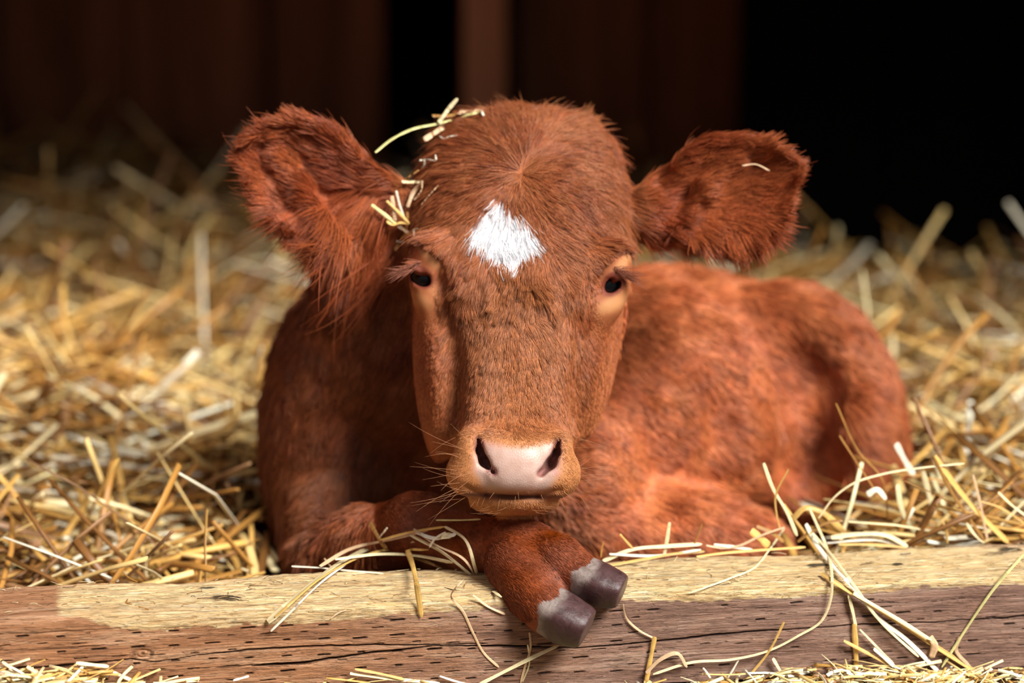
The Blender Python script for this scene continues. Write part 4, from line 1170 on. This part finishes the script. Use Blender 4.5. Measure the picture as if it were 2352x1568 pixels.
# the bundle hanging over the right part of the beam
L_([(1859,1167,'back',10),(1877,1206,'back',4),(1902,1268,'beam',14),(1911,1326,'beam',12),(1907,1380),(1888,1424),(1833,1460),(1768,1493),(1681,1514),(1587,1521),(1500,1548)], 6, 'pale', 'front', 12, 'very long thin straw looping down the beam and sweeping left to its foot')
L_([(1851,1203,'back',4),(1880,1256,'beam',12),(1917,1303,'beam',10),(1971,1362,'front',14),(2007,1409),(2080,1467),(2172,1560)], 10, 'white', 'front', 10, 'broad whitish straw slanting down right across the whole beam')
L_([(1856,1214,'back',6),(1900,1262,'beam',18),(1962,1345,'beam',14),(2020,1424,'front',18),(2110,1508)], 7, 'pale', 'front', 18, 'pale straw lying against the broad whitish one on the right of the beam')
L_([(1886,1316,'beam',6),(1982,1377),(2080,1440),(2170,1497),(2254,1550)], 11, 'gold', 'front', 10, 'thick golden stalk slanting down right from the middle of the beam top')
L_([(1960,1362),(2060,1420),(2140,1470)], 9, 'pale', 'front', 20, 'split pale sheath on the thick golden stalk right of centre')
L_([(2352,1272,'beam',8),(2286,1348),(2225,1435),(2163,1532)], 6, 'green', 'front', 9, 'pale greenish straw slanting down left at the right end of the beam')
L_([(1949,1366),(1960,1409),(1966,1440)], 8, 'pale', 'front', 8, 'short pale straw standing against the beam left of the bundle')
L_([(1962,1432),(1965,1478),(1967,1532)], 12, 'gold', 'front', 9, 'golden upright stalk leaning on the beam under the pale short one')
L_([(1801,1428),(1768,1493),(1714,1560)], 5, 'gold', 'front', 16, 'thin golden straw crossing the long loop low on the beam')
L_([(1938,1471),(2007,1507),(2100,1560)], 8, 'gold', 'front', 16, 'golden stalk slanting down right into the litter at the foot of the beam')
L_([(2007,1489),(2040,1518),(2068,1542)], 8, 'white', 'front', 20, 'short white straw above the litter right of centre')
L_([(1975,1445),(2015,1486),(2053,1524)], 5, 'pale', 'front', 12, 'thin pale straw running from the upright stalk into the litter')
L_([(1775,1511),(1792,1540),(1806,1568)], 8, 'pale', 'front', 12, 'short pale stalk leaning in the litter below the long loop')
L_([(2136,1462),(2146,1478),(2140,1510)], 16, 'husk', 'front', 16, 'tan leaf sheath wrapped round the golden stalk right of centre')
L_([(2205,1462),(2196,1490),(2226,1530),(2244,1560)], 9, 'husk', 'front', 8, 'crinkled brown husk at the foot of the beam near the right end')
L_([(1697,1514),(1682,1540),(1668,1562)], 4, 'white', 'front', 10, 'tiny white straw tip left of the long loop at the foot of the beam')
# rising behind the beam at the right
L_([(2148,1046),(2190,1108),(2250,1180),(2316,1245)], 14, 'gold', 'back', 16, 'thick golden stalk leaning left behind the right end of the beam')
L_([(2145,1050),(2188,1134),(2226,1190),(2262,1242)], 8, 'brown', 'back', 10, 'dark golden stalk beside the thick leaning one at the right')
L_([(2235,1090),(2250,1150),(2268,1240)], 6, 'husk', 'back', 8, 'thin dull stalk standing upright behind the right end of the beam')
L_([(2293,1130),(2322,1158),(2356,1184)], 6, 'pale', 'back', 30, 'pale straw reaching in from the right frame edge')
L_([(2250,1150),(2300,1166),(2356,1204)], 4, 'gold', 'back', 34, 'thin golden straw drooping to the right frame edge')
L_([(2220,1200),(2245,1232),(2262,1244)], 9, 'pale', 'back', 12, 'short blunt pale stalk against the back edge at the right')
L_([(2166,1198),(2174,1222),(2176,1248)], 6, 'gold', 'back', 12, 'small upright golden stalk behind the beam at the right')
L_([(2058,1018),(2080,1060),(2100,1092)], 14, 'white', 'back', 240, 'out of focus white straw beside the rump')
L_([(2061,1112),(2072,1170),(2100,1220),(2126,1252)], 13, 'pale', 'back', 120, 'broad out of focus pale stalk standing right of the rump')
L_([(2120,1082),(2132,1130),(2146,1182)], 11, 'pale', 'back', 160, 'blurred pale stalk upright in the bedding right of the rump')
L_([(1992,1136),(2014,1124),(2036,1146)], 14, 'white', 'back', 90, 'small bright straw scrap at the foot of the rump')
L_([(1820,1192),(1850,1166),(1880,1172),(1940,1222)], 13, 'gold', 'back', 60, 'blurred golden straw arch behind the beam at the foot of the flank')
L_([(1928,1000),(1968,1062),(2020,1140)], 4, 'brown', 'back', 130, 'thin brown stem leaning in front of the rump')
L_([(1920,926),(1972,1036),(2026,1100),(2040,1200)], 4, 'brown', 'back', 150, 'longest thin brown stem in front of the rump')
L_([(280,1312),(296,1326),(316,1336)], 4, 'brown', 'beam', 3, 'tiny curled fibre on the back edge of the beam at the left')
L_([(287,1384),(312,1392),(342,1400)], 5, 'brown', 'beam', 3, 'short brown straw chip on the pale beam top at the left')
L_([(760,1420),(776,1408),(796,1400)], 3, 'husk', 'front', 3, 'tiny grey fibre stuck to the beam face left of the foreleg')
# big blurred stalks in the bedding
for (pts, w, t, h, lab) in (
    ([(228,272),(318,402)], 20, 'pale', 70, 'broad pale stalk slanting down right high in the bedding at the left'),
    ([(428,318),(322,432)], 20, 'pale', 60, 'broad pale stalk slanting down left beside the other high in the bedding'),
    ([(76,165),(38,300)], 20, 'gold', 120, 'upright blurred stalk against the dark wall at the far left'),
    ([(430,645),(720,668)], 17, 'pale', 40, 'long level pale stalk left of the calf\'s ear tuft'),
    ([(604,730),(728,688)], 18, 'white', 50, 'pale stalk touching the calf\'s neck at the left'),
    ([(312,732),(412,820)], 18, 'white', 40, 'whitish stalk slanting down right in the middle of the left bedding'),
    ([(205,764),(212,842)], 15, 'white', 40, 'short whitish stalk upright in the left bedding'),
    ([(388,1046),(482,1024)], 20, 'pale', 40, 'broad short pale stalk left of the shoulder'),
    ([(440,1075),(515,1225)], 15, 'gold', 50, 'golden stalk slanting down right low in the left bedding'),
    ([(530,802),(462,985)], 16, 'gold', 60, 'golden stalk slanting down left next to the shoulder'),
    ([(560,1010),(600,990)], 14, 'white', 40, 'tiny bright scrap touching the shoulder'),
    ([(82,532),(176,668)], 17, 'pale', 60, 'pale stalk slanting down right near the left frame edge'),
    ([(430,520),(500,660)], 16, 'gold', 60, 'golden stalk leaning high in the middle of the left bedding'),
    ([(1812,462),(1930,452)], 20, 'pale', 50, 'level pale stalk at the top of the bedding beside the right ear'),
    ([(1655,600),(1740,570)], 26, 'white', 40, 'bright scrap of straw just under the right ear'),
    ([(2225,752),(2320,920)], 20, 'pale', 50, 'broad pale stalk slanting down right near the right frame edge'),
    ([(2205,930),(2240,1025)], 18, 'white', 50, 'whitish stalk in the right bedding above the leaning stalks'),
    ([(2265,840),(2180,765)], 18, 'gold', 50, 'golden stalk crossing high in the right bedding'),
    ([(2110,560),(2170,600)], 16, 'gold', 50, 'golden stalk near the top of the right bedding'),
    ([(2075,780),(2200,820)], 18, 'pale', 50, 'level pale stalk right of the haunch')):
    L_([(*p, 'bed', h) for p in pts], w, t, 'bed', h, lab, smooth=False)

# on the head
HD = [
    ([(862,350),(898,321),(946,297),(1009,283),(1073,264),(1110,253)], 7, 'green', 26, 'long curved yellow straw sticking out left from the top of the head'),
    ([(1036,279),(1058,258),(1086,256),(1106,254)], 10, 'husk', 30, 'pale leaf sheath along the inner end of the long curved straw'),
    ([(1106,253),(1111,266)], 6, 'white', 34, 'tiny bent tip at the inner end of the long curved straw'),
    ([(1008,281),(1032,248),(1051,226)], 10, 'pale', 34, 'flat straw blade pointing up from the top of the head'),
    ([(974,321),(1000,304),(1026,286)], 12, 'husk', 28, 'broad pinkish husk on the head below the long curved straw'),
    ([(993,266),(1022,266),(1050,263)], 7, 'brown', 20, 'brown straw piece behind the upright blade on the head'),
    ([(1006,308),(1019,318),(1034,313),(1051,311)], 4, 'white', 24, 'small white bent fibre below the broad husk on the head'),
    ([(964,368),(984,366),(1001,367),(1000,355)], 4, 'white', 24, 'small hooked white fibre high on the side of the head'),
    ([(976,368),(975,378),(969,386)], 4, 'white', 24, 'tiny white fibre hanging from the hooked one'),
    ([(923,417),(942,418),(963,418)], 9, 'pale', 24, 'short level golden stub between the ear and the forehead'),
    ([(932,411),(948,400),(962,390)], 3, 'brown', 24, 'thin brown straw above the level golden stub'),
    ([(936,475),(948,444),(970,415)], 9, 'husk', 24, 'pinkish folded husk in the hair above the left eye'),
    ([(970,415),(968,436),(952,458),(964,450)], 4, 'husk', 28, 'looped thin end of the folded husk'),
    ([(966,472),(986,448),(1007,425)], 3, 'husk', 24, 'thin straight straw right of the folded husk'),
    ([(853,470),(880,490),(910,514)], 8, 'green', 34, 'greenish stalk poking out left from the ear base'),
    ([(900,450),(904,478),(907,508)], 8, 'husk', 34, 'broad pinkish straw upright at the ear base'),
    ([(888,461),(914,486),(940,513)], 6, 'gold', 38, 'golden straw crossing the pinkish one at the ear base'),
    ([(910,438),(918,470),(931,510)], 5, 'white', 36, 'thin whitish straw leaning at the ear base'),
    ([(936,487),(934,520),(920,552),(907,575)], 6, 'brown', 30, 'brown straw hanging towards the eye from the ear base'),
    ([(888,508),(902,516),(920,511),(941,514)], 6, 'gold', 40, 'curved golden straw low in the cluster at the ear base'),
    ([(914,519),(926,526),(938,535)], 8, 'husk', 34, 'short tan scrap at the bottom of the cluster at the ear base'),
    ([(951,541),(951,527),(960,524)], 4, 'white', 24, 'tiny white flake in the hair above the left eye'),
    ([(911,553),(922,556),(934,549)], 3, 'white', 34, 'tiny white fibre beside the left brow'),
    ([(1705,380),(1735,377),(1768,392)], 3, 'husk', 18, 'fine curled fibre in the right ear'),
]
for pts, w, t, h, lab in HD: L_(pts, w, t, 'calf', h, lab)

# ---------------------------------------------------------------- chopped litter at the foot of the beam
LT = np.array([(-60,1518),(120,1530),(250,1530),(330,1556),(500,1578),(640,1572),(800,1556),(950,1560),(1100,1576),(1300,1584),(1480,1570),(1620,1552),(1760,1540),(1900,1516),(2040,1518),(2140,1534),(2220,1572),(2420,1590)], float)
def litter(n, seed_lift):
    x = rng.uniform(-60, 2420, n); w_ = sstep(1590, 1520, np.interp(x, LT[:, 0], LT[:, 1])); k = rng.random(n) < 0.25 + 0.75*w_; x = x[k]; n = len(x)
    u = np.array([(on_front(a_, 1450) @ BX) for a_ in x]); top_ = np.array([on_front(a_, b_)[2] for a_, b_ in zip(x, np.interp(x, LT[:, 0], LT[:, 1]))])
    d = rng.random(n)**1.4 * 0.11 + 0.004
    z = top_ - 0.06 - 0.0 * d
    z = np.maximum(top_ - d * 0.30, FLOOR) + rng.uniform(-0.006, 0.006, n) + seed_lift
    z = np.maximum(z, FLOOR + 0.003)
    L = rng.uniform(0.008, 0.06, n); az = rng.normal(0, 0.9, n) + YAW; tilt = rng.normal(0, 0.22, n)
    d = np.maximum(d, np.abs(np.sin(az - YAW)) * L/2 + 0.004)
    p = u[:, None]*BX + d[:, None]*BN
    return bent(n, p[:, 0], p[:, 1], z, L, az, tilt, rng.uniform(-0.02, 0.05, n)), x
P, _ = litter(2800, -0.003); n = len(P)
V, F = straw_geo(P, rng.uniform(0.0006, 0.0019, n), rng.uniform(0.15, 0.5, n), nrm(np.array([0, -0.5, 0.8]) + rng.normal(0, 0.4, (n, 3))))
o = mesh('chopped_straw', V, F, m_straw, attrs={'tint': ('FLOAT_COLOR', tintv(np.clip(pick_tint(n, 1.8)*1.08, 0, 1), 5))})
tag(o, 'short chopped straw litter on the ground along the front of the beam', 'straw', kind='stuff')
P, X_ = litter(90, 0.004)
for q in range(min(64, len(P))):
    tq = pick_tint(1, 1.2)[0]; o = one(P[q], rng.uniform(0.0009, 0.0018), tq, flat=0.5, name='straw_chip')
    tone = 'pale' if tq[1] > 0.42 else ('golden' if tq[1] > 0.22 else 'brown'); long_ = 'long' if np.linalg.norm(P[q][-1] - P[q][0]) > 0.03 else 'short'
    zone_ = 'below the beam\'s left end' if X_[q] < 700 else ('under the hooves' if X_[q] < 1450 else ('below the beam right of centre' if X_[q] < 1950 else 'below the beam\'s right end'))
    tag(o, '%s %s straw chip in the litter %s' % (long_, tone, zone_), 'straw', '%s %s chips %s' % (long_, tone, zone_))
for (pts, w, t, lab) in (
    ([(175,1522),(250,1530)], 9, 'pale', 'level pale stalk on top of the litter at the bottom left'),
    ([(5,1519),(55,1554)], 7, 'pale', 'pale stalk slanting down right in the bottom left corner'),
    ([(0,1548),(84,1564)], 10, 'white', 'broad whitish stalk along the bottom left corner'),
    ([(62,1530),(114,1564)], 10, 'husk', 'frayed pinkish straw in the bottom left litter'),
    ([(260,1543),(314,1567)], 8, 'pale', 'pale stalk end at the right of the bottom left litter'),
    ([(184,1533),(206,1564)], 10, 'husk', 'short thick tan piece under the level pale stalk'),
    ([(210,1540),(180,1566)], 6, 'brown', 'thin brown piece crossing under the level pale stalk'),
    ([(536,1562),(572,1552)], 5, 'white', 'small lone white straw at the bottom edge left of centre')):
    L_(pts, w, t, 'front', 28, lab)

# fibres and crumbs of straw caught on the rough top of the beam
n = 420; u = rng.uniform(-0.58, 0.6, n); d = rng.uniform(0.006, BD - 0.004, n)
p = u[:, None]*BX - d[:, None]*BN
P = bent(n, p[:, 0], p[:, 1], rng.uniform(0.0006, 0.002, n), rng.uniform(0.002, 0.016, n), YAW + rng.normal(0, 0.55, n), rng.normal(0, 0.05, n), rng.uniform(-0.02, 0.1, n))
V, F = straw_geo(P, rng.uniform(0.00015, 0.0005, n), np.full(n, 0.5), nrm(np.array([0, 0, 1.0]) + rng.normal(0, 0.3, (n, 3))))
tn_ = np.array([srgb(236, 214, 168), srgb(150, 112, 70), srgb(84, 62, 46)])[rng.choice(3, n, p=[0.5, 0.3, 0.2])]
o = mesh('straw_fibres', V, F, m_straw, attrs={'tint': ('FLOAT_COLOR', tintv(tn_, 5))})
tag(o, 'fine straw fibres and crumbs scattered over the pale top of the beam', 'straw', kind='stuff')
